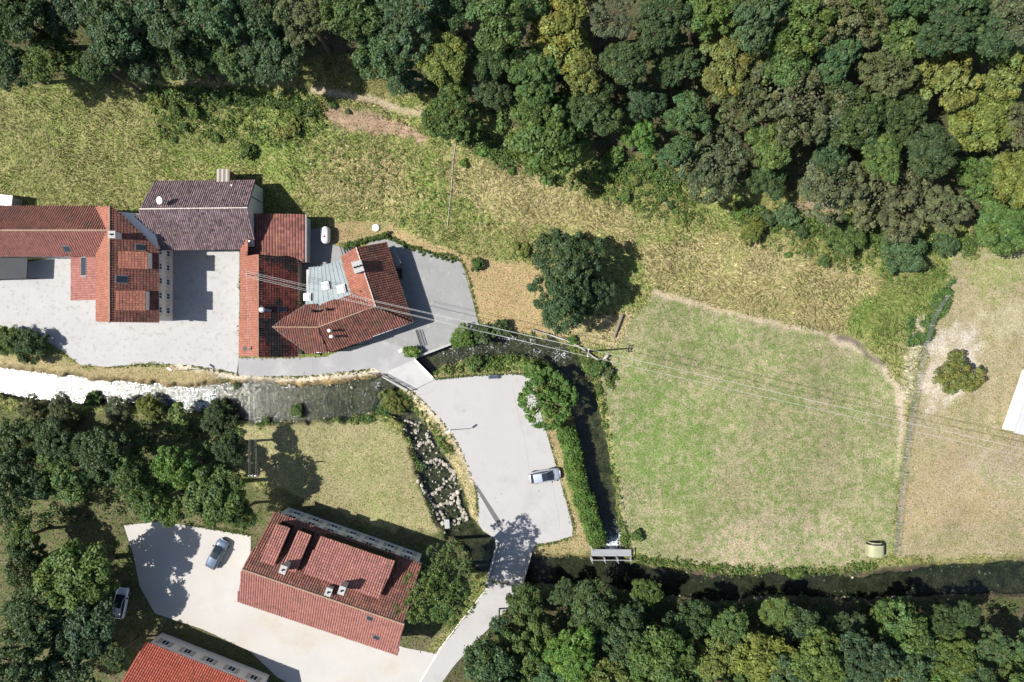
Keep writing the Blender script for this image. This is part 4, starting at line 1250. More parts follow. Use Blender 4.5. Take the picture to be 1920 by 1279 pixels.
MB().prism([W2(782.5, 666.5), W2(846.2, 643), W2(847.5, 646.5), W2(784.3, 670.5)], .25, .32).build("coping", M_CONCRETE, rw_)
gt = thing("garden_gate", W(786, 633, 0), "black barred metal gate standing on the terrace south of the farmhouse", "gate")
ga, gb_ = W(781, 619, .05), W(790, 648, .05)
for t in np.linspace(0, 1, 16):
    p = ga.lerp(gb_, t); MB().box((p.x, p.y, .58), (.05, .05, 1.05)).build("bar", M_STEEL_DARK, gt)
for z in (.15, .6, 1.05):
    MB().bar(ga + Vector((0, 0, z)), gb_ + Vector((0, 0, z)), .05, .06).build("rail", M_STEEL_DARK, gt)
kb = thing("white_boulder", W(753, 657, 0), "white painted kerb boulder on the road beside the round shrub", "boulder")
p = W(754, 657, .1)
MB().lathe((p.x, p.y, 0), [(.62, 0), (.6, .15), (.42, .32), (.1, .4)], 10, sc=(1, .5)).build("stone_body", M_RENDER_W, kb, smooth_=True, m=Matrix.Translation((p.x, p.y, 0)) @ Matrix.Rotation(.35, 4, 'Z') @ Matrix.Translation((-p.x, -p.y, 0)))
rk = thing("slatted_rack", W(646, 468, 0), "row of dark slats on the small yard north of the zinc roof", "rack")
for k in range(5):
    a = W(638 + k * 4.7, 462.5 + k * .8, .5); b = W(643.3 + k * 4.7, 479 - k * 2.6, .5)
    MB().bar(a, b, .13, .09).build("slat", M_STEEL_DARK, rk)
    for q in (a, b):
        MB().box((q.x, q.y, .24), (.08, .08, .5)).build("leg", M_STEEL_DARK, rk)
# sluice
sl = thing("sluice", W(1145, 1040, 0), "grey steel sluice footbridge above white water at the mill stream inlet", "sluice")
for k in range(5):
    a = W(1108, 1031 + k * 2.6, .5); b = W(1183, 1031.5 + k * 2.6, .5)
    MB().bar(a, b, .185, .06).build("deck_plank", M_STEEL, sl)
for k in range(3):
    u0 = 1110 + k * 24.5
    p = W(u0 + 12, 1047, -.2); MB().box((p.x, p.y, -.25), (1.75, .08, 1.4)).build("gate_leaf", M_WOOD_DARK, sl)
for u in (1109.5, 1133.5, 1157.5, 1182):
    p = W(u, 1048, .3); MB().box((p.x, p.y, -.2), (.25, .5, 2.0)).build("pier", M_CONCRETE, sl)
    MB().box((p.x, p.y - .2, .95), (.12, .12, 1.4)).build("post", M_STEEL, sl)
    MB().bar((p.x, p.y - .2, 1.5), (p.x - .15, p.y + .6, .5), .06, .06).build("strut", M_STEEL, sl)
MB().bar(W(1108, 1050.5, 1.2), W(1183, 1050.5, 1.2), .08, .08).build("rail", M_STEEL, sl)
MB().bar(W(1182.8, 1030, 1.0), W(1182.8, 1050.5, 1.0), .1, .1).build("rail", M_STEEL, sl)
MB().bar(W(1103, 1020, .5), W(1113, 1034, .6), .1, .1).build("handrail", M_STEEL, sl)
# wire fence along the east side of the field
fl = smooth([(1770, 556), (1744, 600), (1726, 670), (1708, 760), (1694, 850), (1684, 940), (1675, 1040)], 8)
fn = thing("wire_fence", G(1694, 850), "grey wire mesh fence along the east edge of the mottled field", "fence")
pts = [G(p[0], p[1]) for p in fl]
dist = [0]
for a, b in zip(pts[:-1], pts[1:]): dist.append(dist[-1] + (b - a).length)
def along(s):
    i = min(max(np.searchsorted(dist, s) - 1, 0), len(pts) - 2)
    return pts[i].lerp(pts[i + 1], (s - dist[i]) / (dist[i + 1] - dist[i]))
s = 0
while s < dist[-1]:
    p = along(s); MB().box((p.x, p.y, p.z + .7), (.065, .065, 1.7)).build("post", M_WOOD_GREY, fn); s += 2.5
ms = MB(); s = .1
while s < dist[-1]:
    p = along(s); ms.bar(p + Vector((0, 0, .05)), p + Vector((0, 0, 1.45)), .009, .009); s += .18
for z in np.arange(.1, 1.5, .15):
    for a, b in zip(pts[:-1], pts[1:]):
        ms.bar(a + Vector((0, 0, z)), b + Vector((0, 0, z)), .009, .009)
ms.build("wire_mesh", M_STEEL, fn)["kind"] = "stuff"
# low timber rail on the stream bank and planks beside it
tr_ = thing("bank_rail", G(1060, 645), "low weathered timber rail along the stream bank towards the power pole", "rail")
rp = [(996, 618), (1030, 628), (1060, 638), (1085, 650), (1105, 664), (1126, 680)]
rpts = [G(*p) for p in rp]
for a, b in zip(rpts[:-1], rpts[1:]):
    MB().bar(a + Vector((0, 0, .6)), b + Vector((0, 0, .6)), .16, .12).build("rail", M_WOOD_GREY, tr_)
for p in rpts:
    MB().box((p.x, p.y, p.z + .3), (.14, .14, .8)).build("post", M_WOOD, tr_)
pk = thing("plank_trestle", G(1134, 672), "small crossed-plank trestle at the end of the bank rail", "trestle")
MB().bar(G(1138, 666, .7), G(1128, 678, .2), .35, .08).build("plank", M_WOOD_GREY, pk)
MB().bar(G(1127, 668, .1), G(1138, 676, .65), .2, .08).build("plank", M_WOOD, pk)
MB().bar(G(1136, 668, 0), G(1136, 668, .75), .1, .1).build("leg", M_WOOD, pk)
# leaning log at the edge of the big tree's shade
lg = thing("log_barrier", G(1156, 622), "grey weathered log wall end sticking out of the big tree's shade", "log")
MB().tube([G(1151, 633, .2), G(1158, 612, .35), G(1166, 590, .4)], [.2, .24, .24], 9).build("trunk", M_WOOD, lg)
# pipe on the slope
pp = [(856, 262), (850, 300), (848, 330), (846, 360), (842, 395), (839, 425)]
pi = thing("slope_pipe", G(846, 345), "thin grey pipe running straight down the grassy slope", "pipe")
MB().tube([G(p[0], p[1], .12) for p in smooth(pp, 4)], .055, 6).build("pipe_run", M_WOOD_GREY, pi)
for p in pp[1:-1]:
    g = G(*p); MB().box((g.x, g.y, g.z + .05), (.12, .12, .3)).build("bracket", M_WOOD, pi)

# ------------------------------------------------------------------ power line
def cable(root, a, b, sag, r=.017, n=14, name="wire"):
    a = Vector(a); b = Vector(b)
    MB().tube([a.lerp(b, t) - Vector((0, 0, sag * 4 * t * (1 - t))) for t in np.linspace(0, 1, n)], r, 4, False).build(name, M_WIRE, root)
def power_pole(u, v, h, rz, label, group=None):
    """u, v: map pixel of the pole top"""
    t = W(u, v, h); gz = ground_z(t.x, t.y)
    o = thing("power_pole", (t.x, t.y, gz), label, "power pole", group)
    MB().tube([(t.x, t.y, gz - .3), (t.x, t.y, h + .15)], [.15, .1], 8).build("pole", M_WOOD, o)
    d = Vector((math.cos(rz), math.sin(rz), 0))
    c = Vector((t.x, t.y, h))
    for k in (0, -.5):
        MB().bar(c - d * .55 + Vector((0, 0, k)), c + d * .55 + Vector((0, 0, k)), .1, .1).build("crossarm", M_STEEL, o)
    pts = []
    for k in (0, -.5):
        for s in (-.5, .5):
            q = c + d * s + Vector((0, 0, k + .08))
            MB().lathe(q, [(.06, 0), (.09, .08), (.05, .2)], 8).build("insulator", M_WHITE, o)
            pts.append(q + Vector((0, 0, .12)))
    return o, pts
pole1, t1 = power_pole(1103, 661.5, 8.6, math.radians(80), "wooden power pole with white crossarm beside the mill stream bend")
pole2, t2 = power_pole(2090, 888, 9.0, math.radians(78), "wooden power pole east of the fence beyond the frame")
pole3, t3 = power_pole(474, 892, 8.2, 0, "wooden power pole among the trees west of the south lawn")
ln = thing("power_line", W(780, 590, 7), "four pale overhead wires from farmhouse mast past the pole across the field", "power line")
mtp = [MT + Vector((0, k, .12)) for k in (-.4, .4, -.14, .14)]
for a, b in zip(mtp, t1): cable(ln, a, b, .5)
for a, b in zip(t1, t2): cable(ln, a, b, .9)
ln2 = thing("service_line", W(490, 740, 7), "faint thin wires crossing the pool from farmhouse roof to the south pole", "power line")
for a, b in zip(mtp, t3): cable(ln2, a, b, .4, .007)

# ------------------------------------------------------------------ street lamps, bench, tanks, shelter
def street_lamp(u, v, h, adir, label):
    b = G(u, v); o = thing("street_lamp", b, label, "street lamp", "street lamps")
    MB().tube([(b.x, b.y, b.z - .2), (b.x, b.y, b.z + .9), (b.x, b.y, b.z + h)], [.085, .06, .045], 8).build("post", M_STEEL, o)
    d = Vector((math.cos(adir), math.sin(adir), 0)); t = Vector((b.x, b.y, b.z + h))
    MB().tube([t - Vector((0, 0, .1)), t + d * .35 + Vector((0, 0, .12))], .035, 6).build("arm", M_STEEL, o)
    c = t + d * .62 + Vector((0, 0, .14))
    hd = MB().box(c, (.75, .26, .12), adir).build("lamp_head", M_RENDER_W, o)
    MB().box(c - Vector((0, 0, .075)), (.5, .2, .05), adir).build("lens", M_GLASS, hd)
street_lamp(838.5, 806.5, 4.1, .6, "slim street lamp on the car park's west verge")
street_lamp(354, 693.5, 4.6, 2.6, "slim street lamp on the grass bank above the white riffle")
bn = thing("bench", W(926, 705, 0), "dark blue slatted bench at the car park's north kerb", "bench")
p = W(926, 705, 0)
M_BLUE = paint_mat("dark_blue_paint", (.03, .05, .09), 0, .45, .2)
for k in range(3):
    MB().box((p.x, p.y - .02 - k * .15, .46), (1.6, .12, .05), .06).build("seat_slat", M_BLUE, bn)
for k in range(2):
    MB().box((p.x, p.y + .12 + k * .02, .62 + k * .18), (1.6, .05, .12), .06).build("back_slat", M_BLUE, bn)
for s in (-.6, .6):
    MB().box((p.x + s, p.y - .15, .22), (.08, .5, .44), .06).build("leg", M_STEEL_DARK, bn)
tk = thing("gas_tank", W(610, 441, 0), "white horizontal gas tank with red dome on the yard by the annex", "gas tank")
p = W(610.3, 441, .9)
R = .74
MB().lathe((p.x, p.y, .95), [(.05, -1.3), (.36, -1.25), (.58, -1.1), (.7, -.88), (R, -.6), (R, .6), (.7, .88), (.58, 1.1), (.36, 1.25), (.05, 1.3)], 18, 'y').build("vessel", M_WHITE, tk, smooth_=True)
MB().lathe((p.x, p.y - .3, 1.5), [(.2, 0), (.2, .18), (.12, .26)], 12).build("valve_dome", M_RED, tk)
for s in (-.75, .75):
    MB().box((p.x, p.y + s, .2), (.9, .22, .45)).build("saddle", M_CONCRETE, tk)
cs = thing("cistern_lid", W(705, 427, 0), "round white cistern cover on the dry strip behind the farmhouse", "cistern cover")
g = G(705, 427.5)
MB().lathe((g.x, g.y, g.z - .1), [(.56, 0), (.56, .3), (.5, .36), (.3, .42), (.05, .44)], 20).build("lid", M_RENDER_W, cs, smooth_=False)
MB().lathe((g.x, g.y, g.z + .3), [(.08, 0), (.08, .06), (.03, .08)], 8).build("knob", M_STEEL, cs)
# arched livestock shelter
hs = thing("livestock_shelter", G(1638, 1026), "pale green arched livestock shelter near the field's south-east corner", "animal shelter")
g = G(1638, 1028)
M_HUTCH = mat("pale_green_plastic", (.27, .27, .165), .6, .12, 1.0, 6, spot=(.22, .225, .13), spot_t=(.5, .7), spot_scale=1.2)
def arch(mb, y0, y1, rx, rz, t, n=16, taper=1.0):
    vs = []; fs = []
    for y, k in ((y0, 1.0), (y1, taper)):
        for r in (0, t):
            for i in range(n + 1):
                a = math.pi * i / n
                cx = math.copysign(abs(math.cos(a)) ** .7, math.cos(a)); sz = math.sin(a) ** .7
                vs.append((g.x + cx * (rx - r) * k, g.y + y, g.z + sz * (rz - r) * k))
    m = n + 1
    for i in range(n):
        fs += [(i, i + 1, 2 * m + i + 1, 2 * m + i), (m + i + 1, m + i, 3 * m + i, 3 * m + i + 1), (i + 1, i, m + i, m + i + 1), (2 * m + i, 2 * m + i + 1, 3 * m + i + 1, 3 * m + i)]
    mb.add(vs, fs)
    return mb
sv = arch(MB(), -1.0, .75, 1.28, 1.35, .05, taper=1.0)
sv.build("vault", M_HUTCH, hs, smooth_=False)
arch(MB(), .95, 1.1, 1.0, 1.25, .2).build("entrance_lip", M_HUTCH, hs)
arch(MB(), .75, .96, 1.15, 1.28, .1).build("collar", M_BLACK, hs)
n = 16; vs = [(g.x, g.y - 1.28, g.z + .55)]; vs += [(g.x + math.copysign(abs(math.cos(math.pi * i / n)) ** .7, math.cos(math.pi * i / n)) * 1.28, g.y - 1.0, g.z + math.sin(math.pi * i / n) ** .7 * 1.35) for i in range(n + 1)] + [(g.x - 1.28, g.y - 1.0, g.z - .1), (g.x + 1.28, g.y - 1.0, g.z - .1)]
MB().add(vs, [(0, i + 2, i + 1) for i in range(n)] + [(0, n + 2, n + 1), (0, 1, n + 3), (0, n + 3, n + 2)]).build("back_panel", M_HUTCH, hs)

# ------------------------------------------------------------------ cars
def make_car(u, v, rz, paint, label):
    p = W(u, v, .05)
    root = thing("parked_car", (p.x, p.y, .05), label, "car", "parked cars")
    m = Matrix.Translation(p) @ Matrix.Rotation(rz, 4, 'Z')
    xs = [-2.33, -2.24, -2.05, -1.6, -.9, 0, .7, 1.1, 1.6, 2.0, 2.2, 2.33]
    ws = [.66, .78, .86, .91, .925, .925, .925, .92, .90, .85, .77, .6]
    zs = [.82, .92, .98, 1.0, .99, .98, .97, .96, .92, .85, .76, .66]
    prof = lambda w, z: [(w * .93, .24), (w, .42), (w * 1.0, .62), (w * .97, z - .14), (w * .88, z - .02), (w * .5, z + .02), (0, z + .035)]
    vs = []; fs = []
    for x, w, z in zip(xs, ws, zs):
        pr = prof(w, z)
        ring = pr + [(-y, zz) for y, zz in pr[-2::-1]]
        vs += [(x, y, zz) for y, zz in ring]
    k = 13
    for i in range(len(xs) - 1):
        for j in range(k - 1):
            fs.append((i * k + j, i * k + j + 1, (i + 1) * k + j + 1, (i + 1) * k + j))
        fs.append((i * k + k - 1, i * k, (i + 1) * k, (i + 1) * k + k - 1))
    fs += [tuple(range(k)), tuple(range((len(xs) - 1) * k + k - 1, (len(xs) - 1) * k - 1, -1))]
    MB().add(vs, fs).build("body", paint, root, smooth_=True, m=m)
    # cabin
    def part(name, verts, faces, mt, sm=False, par=root):
        return MB().add(verts, faces).build(name, mt, par, smooth_=sm, m=m)
    rw = .60; gz = .985
    R = {-1.72: 1.42, -1.2: 1.50, -.45: 1.545, .2: 1.52, .42: 1.49}
    X = sorted(R)
    def strip(x0, x1, off=0.0):
        sel = [x for x in X if x0 <= x <= x1]
        v = []; f = []
        for x in sel:
            for y, dz in ((-rw, -.03), (-rw * .55, .012), (0, .02), (rw * .55, .012), (rw, -.03)):
                v.append((x, y, R[x] + dz + off))
        for i in range(len(sel) - 1):
            for j in range(4):
                f.append((i * 5 + j, (i + 1) * 5 + j, (i + 1) * 5 + j + 1, i * 5 + j + 1))
        return v, f
    part("roof_panel", *strip(-1.72, -.45), paint, True)
    part("glass_roof", *strip(-.45, .42), M_GLASS, True)
    part("windscreen", [(.42, -rw, 1.46), (.42, 0, 1.51), (.42, rw, 1.46), (1.28, .74, gz - .01), (1.38, 0, gz + .02), (1.28, -.74, gz - .01)], [(0, 5, 4, 1), (1, 4, 3, 2)], M_GLASS)
    part("rear_window", [(-1.72, -rw, 1.39), (-1.72, rw, 1.39), (-2.12, .7, 1.0), (-2.12, -.7, 1.0)], [(0, 1, 2, 3)], M_GLASS)
    for s in (-1, 1):
        part("side_window", [(-2.12, s * .7, 1.0), (-1.72, s * rw, 1.39), (-.45, s * rw, 1.515), (.42, s * rw, 1.46), (1.28, s * .74, gz), (-.4, s * .8, gz)], [(0, 1, 2, 5), (5, 2, 3, 4)] if s > 0 else [(5, 2, 1, 0), (4, 3, 2, 5)], M_GLASS)
        MB().tube([(-1.75, s * (rw + .01), 1.42), (-.45, s * (rw + .01), 1.535), (.42, s * (rw + .01), 1.48), (1.27, s * .75, 1.0)], .03, 6).build("roof_rail", paint if s else M_STEEL, root, m=m)
        mr = MB().box((.95, s * 1.0, 1.0), (.16, .22, .14)).build("mirror", M_BLACK, root, m=m)
        part("headlight", [(2.12, s * .8, .7), (2.29, s * .55, .66), (2.2, s * .5, .78), (2.05, s * .78, .82)], [(0, 1, 2, 3)], M_STEEL)
        MB().box((-2.24, s * .66, .84), (.1, .24, .14)).build("tail_light", M_RED, root, m=m)
        for x in (-1.4, 1.42):
            w = MB().lathe((x, s * .86, .33), [(.2, -.1), (.33, -.1), (.34, 0), (.33, .1), (.2, .1)], 16, 'y').build("wheel", M_RUBBER, root, m=m)
            MB().lathe((x, s * .965, .33), [(.05, 0), (.19, -.02)], 10, 'y').build("rim", M_STEEL, w, m=m)
    MB().box((2.28, 0, .38), (.14, 1.2, .18)).build("bumper", M_BLACK, root, m=m)
    MB().box((-2.3, 0, .42), (.1, 1.35, .2)).build("bumper", M_BLACK, root, m=m)
    MB().box((1.25, 0, 1.02), (.06, 1.2, .02)).build("wiper_cowl", M_BLACK, root, m=m)
    part("bonnet_shut_line", [(1.42, -.7, .985), (1.42, .7, .985), (1.45, .7, .985), (1.45, -.7, .985)], [(0, 1, 2, 3)], M_BLACK)
make_car(1021, 891, math.radians(10), paint_mat("silver_paint", (.50, .53, .58), .55, .28, .8), "silver estate car with dark glass roof parked alone on the car park")
make_car(411, 1036, math.radians(62), paint_mat("blue_grey_paint", (.10, .14, .20), .3, .3, .8), "dark blue-grey car parked on the gravel lot near the trees")
make_car(231, 1127, math.radians(80), paint_mat("white_car_paint", (.6, .62, .65), .1, .3, .8), "white car half hidden by dark trees west of the gravel lot")

# ------------------------------------------------------------------ vegetation
TONES = {'D': ((.046, .076, .026), "dark green"), 'G': ((.070, .114, .029), "mid-green"), 'Y': ((.118, .142, .034), "yellow-green"), 'B': ((.056, .100, .038), "blue-green"),
         'O': ((.088, .103, .045), "olive-grey"), 'L': ((.080, .145, .028), "bright green"), 'K': ((.042, .073, .029), "blackish-green")}

def leaf_cloud(lumps, per, size, rng, flat=.0, tone_l=.16, tone_f=.12, jag=.25, lower=.25):
    """lumps: (x,y,z,r) list; leaf quads on the outer side of every lump"""
    L = np.array(lumps); n = len(L) * per
    idx = np.repeat(np.arange(len(L)), per)
    c = L[idx, :3]; r = L[idx, 3]
    d = rng.normal(size=(n, 3)); d /= np.linalg.norm(d, axis=1)[:, None]
    flip = (d[:, 2] < -lower)
    d[flip, 2] *= -1
    rad = r * (1 - jag * rng.random(n) ** 1.5 + .12 * rng.normal(size=n))
    pos = c + d * rad[:, None] * np.array([1, 1, .85])
    nrm = d + rng.normal(0, .55, (n, 3)); nrm[:, 2] += .25 + flat
    nrm /= np.linalg.norm(nrm, axis=1)[:, None]
    a = np.cross(nrm, rng.normal(size=(n, 3))); a /= np.linalg.norm(a, axis=1)[:, None]
    b = np.cross(nrm, a)
    s = size * rng.uniform(.6, 1.35, n)
    a *= s[:, None]; b *= (s * rng.uniform(.45, .8, n))[:, None]
    V = np.stack([pos - a, pos - b * .9 + nrm * s[:, None] * .12, pos + a, pos + b * .9 + nrm * s[:, None] * .12], 1)
    lt = 1 + tone_l * rng.normal(size=len(L))
    lh = .07 * rng.normal(size=len(L))
    t = np.clip(lt[idx] * (1 + tone_f * rng.normal(size=n)), .45, 1.7)
    C = np.stack([t * (1 + lh[idx]), t, t * (1 - lh[idx])], 1)
    return V, C

def tree_variant(seed, nl, per, leaf, lobes=5, off=.42, lobe_r=(.42, .6), lr=(.09, .2), squash=.85, jag=.3):
    """crown of several uneven lobes, each lobe covered with leaf clumps of very different size"""
    rng = np.random.default_rng(seed); lumps = []; L = []
    a0 = rng.uniform(0, 6.28)
    for i in range(lobes):
        a = a0 + i * 6.283 / max(1, lobes - 1) + rng.normal(0, .3)
        q = 0 if i == 0 else off * rng.uniform(.75, 1.25)
        L.append((q * math.cos(a), q * math.sin(a), (.18 if i == 0 else rng.uniform(-.3, .12)) * squash, rng.uniform(*lobe_r)))
    tot = 0
    while tot < nl:
        c = L[rng.integers(len(L))]
        d = rng.normal(size=3); d /= np.linalg.norm(d)
        if d[2] < -.35: d[2] *= -1
        p = np.array(c[:3]) + d * c[3] * np.array([1, 1, squash]) * rng.uniform(.78, 1.04)
        if any(np.linalg.norm((p - np.array(l[:3])) / l[3]) < .68 for l in L):
            continue
        lumps.append((*p, lr[0] + (lr[1] - lr[0]) * rng.random() ** 1.4)); tot += 1
    for l in L:
        lumps.append((l[0], l[1], l[2] - .05, l[3] * .8)); lumps.append((l[0], l[1], l[2], l[3] * .72))
    V, C = leaf_cloud(lumps, per, leaf, rng, jag=jag, tone_l=.13, tone_f=.15)
    crown = quads_mesh("crown", V, C, M_LEAF)
    mb = MB()
    mb.tube([(0, 0, -2.2), (.01, .01, -1.0), (0, .02, -.2), (.03, 0, .35)], [.1, .07, .05, .02], 7)
    for (x, y, z, r) in L + lumps[:nl:max(1, nl // 8)]:
        mb.tube([(0, 0, -.55 + .2 * z), (x * .5, y * .5, z * .4 - .1), (x, y, z)], [.04, .025, .008], 5)
    me = bpy.data.meshes.new("trunk"); me.from_pydata([tuple(v) for v in mb.v], [], mb.f); me.materials.append(M_BARK); me.update()
    return crown, me

BIG = [tree_variant(101, 120, 95, .042, 5), tree_variant(102, 105, 100, .044, 6, .5, (.34, .55)), tree_variant(103, 150, 80, .038, 4, .36, (.5, .62), (.07, .15)), tree_variant(104, 95, 110, .046, 6, .52, (.32, .52), (.1, .24)), tree_variant(105, 120, 95, .042, 3, .4, (.5, .64), (.08, .2))]
MAPLE = [tree_variant(106, 170, 80, .036, 5, .4, (.48, .62), (.07, .15), .8, .2)]
OLIVE = [tree_variant(111, 150, 85, .034, 6, .5, (.36, .55), (.06, .13), .6, .4), tree_variant(112, 130, 90, .034, 5, .48, (.4, .56), (.07, .15), .6, .4)]
SPARSE = [tree_variant(121, 150, 36, .034, 7, .58, (.3, .48), (.05, .13), .8, .6)]
BUSH = [tree_variant(131, 34, 36, .13, 4, .38, (.42, .6), (.16, .3), .75), tree_variant(132, 28, 42, .14, 3, .35, (.45, .62), (.18, .34), .7), tree_variant(133, 42, 32, .12, 5, .48, (.34, .52), (.14, .28), .7, .4)]

def plant(name, u, v, r_px, tone, label, cat, variants, zc=None, hz=None, group=None, rzs=1.0, oval=1.0):
    """u, v, r_px: crown centre and radius as seen on the map; zc: height of the crown centre above its ground"""
    g0 = G(u, v).z
    r = r_px * S
    zc = zc if zc is not None else r * .8
    z = g0 + zc
    for _ in range(3):
        p = W(u, v, z); gz = ground_z(p.x, p.y); z = gz + zc
    p = W(u, v, z)
    r *= (1 - z / H)
    o = thing(name, (p.x, p.y, gz), label, cat, group)
    cm, tm = random.choice(variants)
    rot = random.uniform(0, 6.28)
    if variants is BUSH and r_px > 24:
        cm, tm = random.choice(BIG)
    c = bpy.data.objects.new("crown", cm); COL.objects.link(c); c.parent = o
    c.location = (0, 0, z - gz); c.rotation_euler = (0, 0, rot)
    c.scale = (r, r * oval, r * rzs)
    col = TONES[tone][0]; k = random.uniform(.88, 1.14)
    c.color = (col[0] * k * random.uniform(.92, 1.1), col[1] * k, col[2] * k * random.uniform(.85, 1.15), 1)
    t = bpy.data.objects.new("trunk", tm); COL.objects.link(t); t.parent = o
    t.location = (0, 0, z - gz); t.rotation_euler = (0, 0, rot)
    t.scale = (r, r, max(r * .5, (z - gz) / 1.9))
    return o

def size_word(r):
    return "large" if r > 62 else ("medium" if r > 44 else "small")
def plant_group(items, name, cat, group, place, variants, zc):
    """items: (u, v, r, tone); label by tone and place in the row"""
    items = sorted(items)
    for i, (u, v, r, t) in enumerate(items):
        r *= random.uniform(.85, 1.32)
        lab = f"{TONES[t][1]} {size_word(r)} tree, {ORD[i]} from the left {place}"
        vr = OLIVE if t == 'O' else variants
        plant(name, u, v, r, t, lab, cat, vr, zc * random.uniform(.72, 1.22), group=group, rzs=random.uniform(.7, 1.0), oval=random.uniform(.8, 1.15))

WOODLAND = "trees of the hillside woodland"
back = [(30, 30, 62, 'D'), (120, 20, 60, 'K'), (215, 40, 66, 'D'), (310, 20, 62, 'K'), (400, 30, 58, 'B'), (495, 25, 66, 'D'), (575, 30, 58, 'O'), (660, 30, 55, 'G'), (755, 35, 62, 'B'), (850, 20, 56, 'D'), (945, 30, 58, 'G'), (1050, 50, 74, 'Y'), (1150, 30, 56, 'O'), (1245, 30, 62, 'K'), (1330, 15, 60, 'G'), (1420, 30, 62, 'B'), (1510, 40, 62, 'G'), (1600, 20, 60, 'O'), (1680, 50, 60, 'G'), (1770, 60, 62, 'D'), (1850, 60, 56, 'D'), (1915, 40, 56, 'O')]
mid = [(20, 120, 50, 'D'), (100, 105, 50, 'G'), (185, 120, 48, 'D'), (270, 105, 52, 'K'), (350, 105, 48, 'D'), (430, 110, 46, 'B'), (515, 100, 50, 'K'), (720, 105, 62, 'B'), (830, 110, 54, 'Y'), (920, 110, 48, 'D'), (1000, 140, 60, 'G'), (1090, 130, 50, 'Y'), (1170, 120, 54, 'D'), (1270, 115, 56, 'K'), (1370, 115, 62, 'Y'), (1470, 115, 58, 'G'), (1570, 105, 60, 'B'), (1660, 130, 58, 'O'), (1780, 140, 66, 'Y'), (1890, 130, 60, 'Y')]
front = [(1000, 205, 40, 'G'), (1120, 205, 48, 'D'), (1210, 190, 44, 'K'), (1290, 215, 44, 'B'), (1390, 195, 62, 'O'), (1500, 190, 76, 'O'), (1610, 205, 56, 'D'), (1690, 215, 56, 'D'), (1840, 225, 64, 'Y'), (1915, 230, 50, 'O'), (1560, 265, 46, 'K'), (1450, 265, 46, 'G'), (1745, 285, 52, 'D'), (1650, 290, 52, 'G')]
edge = [(848, 213, 46, 'G'), (1030, 248, 74, 'G'), (1200, 258, 38, 'L'), (1335, 318, 64, 'O'), (1268, 285, 34, 'B'), (1440, 335, 40, 'D'), (1560, 345, 66, 'O'), (1680, 355, 74, 'O'), (1770, 385, 46, 'O'), (1832, 330, 56, 'G'), (1905, 330, 54, 'Y'), (1885, 420, 50, 'G'), (920, 170, 40, 'D'), (760, 150, 34, 'B')]
plant_group(back, "broadleaf_tree", "tree", WOODLAND, "in the woodland's topmost row", BIG, 9.0)
plant_group(mid, "broadleaf_tree", "tree", WOODLAND, "in the woodland's second row", BIG, 8.5)
plant_group(front, "broadleaf_tree", "tree", WOODLAND, "in the woodland's third row", BIG, 7.5)
plant_group(edge, "broadleaf_tree", "tree", "trees at the woodland edge", "along the woodland's lower edge", BIG, 5.6)
# trees around the southern houses
SOUTHW = "trees south-west of the stream"
sw = [(30, 830, 56, 'D'), (105, 835, 46, 'K'), (190, 850, 50, 'D'), (250, 900, 52, 'G'), (335, 880, 56, 'L'), (405, 925, 54, 'G'), (450, 960, 34, 'G'), (25, 915, 44, 'K'), (40, 1010, 40, 'G'), (110, 895, 40, 'G'), (300, 940, 38, 'G'), (430, 840, 36, 'D')]
plant_group(sw, "broadleaf_tree", "tree", SOUTHW, "in the grove above the gravel lot", BIG, 7.0)
sw2 = [(50, 1060, 52, 'D'), (145, 1080, 66, 'G'), (60, 1150, 56, 'D'), (160, 1170, 52, 'K'), (40, 1240, 58, 'D'), (130, 1250, 62, 'K'), (215, 1230, 34, 'D')]
plant_group(sw2, "broadleaf_tree", "tree", SOUTHW, "in the clump west of the gravel lot", BIG, 7.5)
lane = [(838, 1056, 48, 'G'), (800, 1118, 58, 'G'), (850, 1128, 46, 'G')]
for i, (u, v, r, t) in enumerate(lane):
    plant("lane_tree", u, v, r, t, ["tall green tree overhanging the road bridge's west side", "tall green tree covering the villa roof's east corner", "tall green tree leaning over the lane below the bridge"][i], "tree", SPARSE, 11.5, group="tall trees beside the bridge", rzs=.8)
south_row = [(985, 1130, 44, 'G'), (1055, 1112, 26, 'D'), (935, 1172, 22, 'B'), (1212, 1114, 26, 'G'), (1290, 1168, 48, 'D'), (1372, 1178, 40, 'G'), (1455, 1150, 34, 'G'), (1500, 1178, 44, 'D'), (1585, 1186, 46, 'D'), (1655, 1150, 36, 'G'), (1700, 1182, 48, 'G'), (1110, 1150, 44, 'D'), (1180, 1166, 36, 'K'), (1768, 1172, 34, 'D')]
plant_group(south_row, "broadleaf_tree", "tree", "trees along the river", "in the row overhanging the river", BIG, 5.5)
south_b = [(990, 1215, 58, 'G'), (920, 1255, 48, 'B'), (1070, 1230, 54, 'L'), (1160, 1210, 54, 'B'), (1240, 1245, 56, 'G'), (1330, 1240, 56, 'Y'), (1430, 1235, 62, 'Y'), (1530, 1235, 56, 'G'), (1620, 1240, 58, 'K'), (1700, 1245, 56, 'D'), (1780, 1235, 58, 'G'), (1860, 1215, 50, 'B'), (1915, 1250, 50, 'G'), (1810, 1155, 30, 'D')]
plant_group(south_b, "broadleaf_tree", "tree", "trees of the south wood", "in the wood along the bottom edge", BIG, 7.5)
bottom = [(960, 1290, 48, 'G'), (1040, 1298, 50, 'B'), (1130, 1285, 54, 'Y'), (1215, 1300, 52, 'G'), (1300, 1290, 54, 'K'), (1390, 1298, 52, 'G'), (1480, 1288, 56, 'B'), (1570, 1298, 54, 'G'), (1660, 1292, 52, 'Y'), (1745, 1300, 54, 'G'), (1830, 1290, 54, 'D'), (1910, 1300, 50, 'G')]
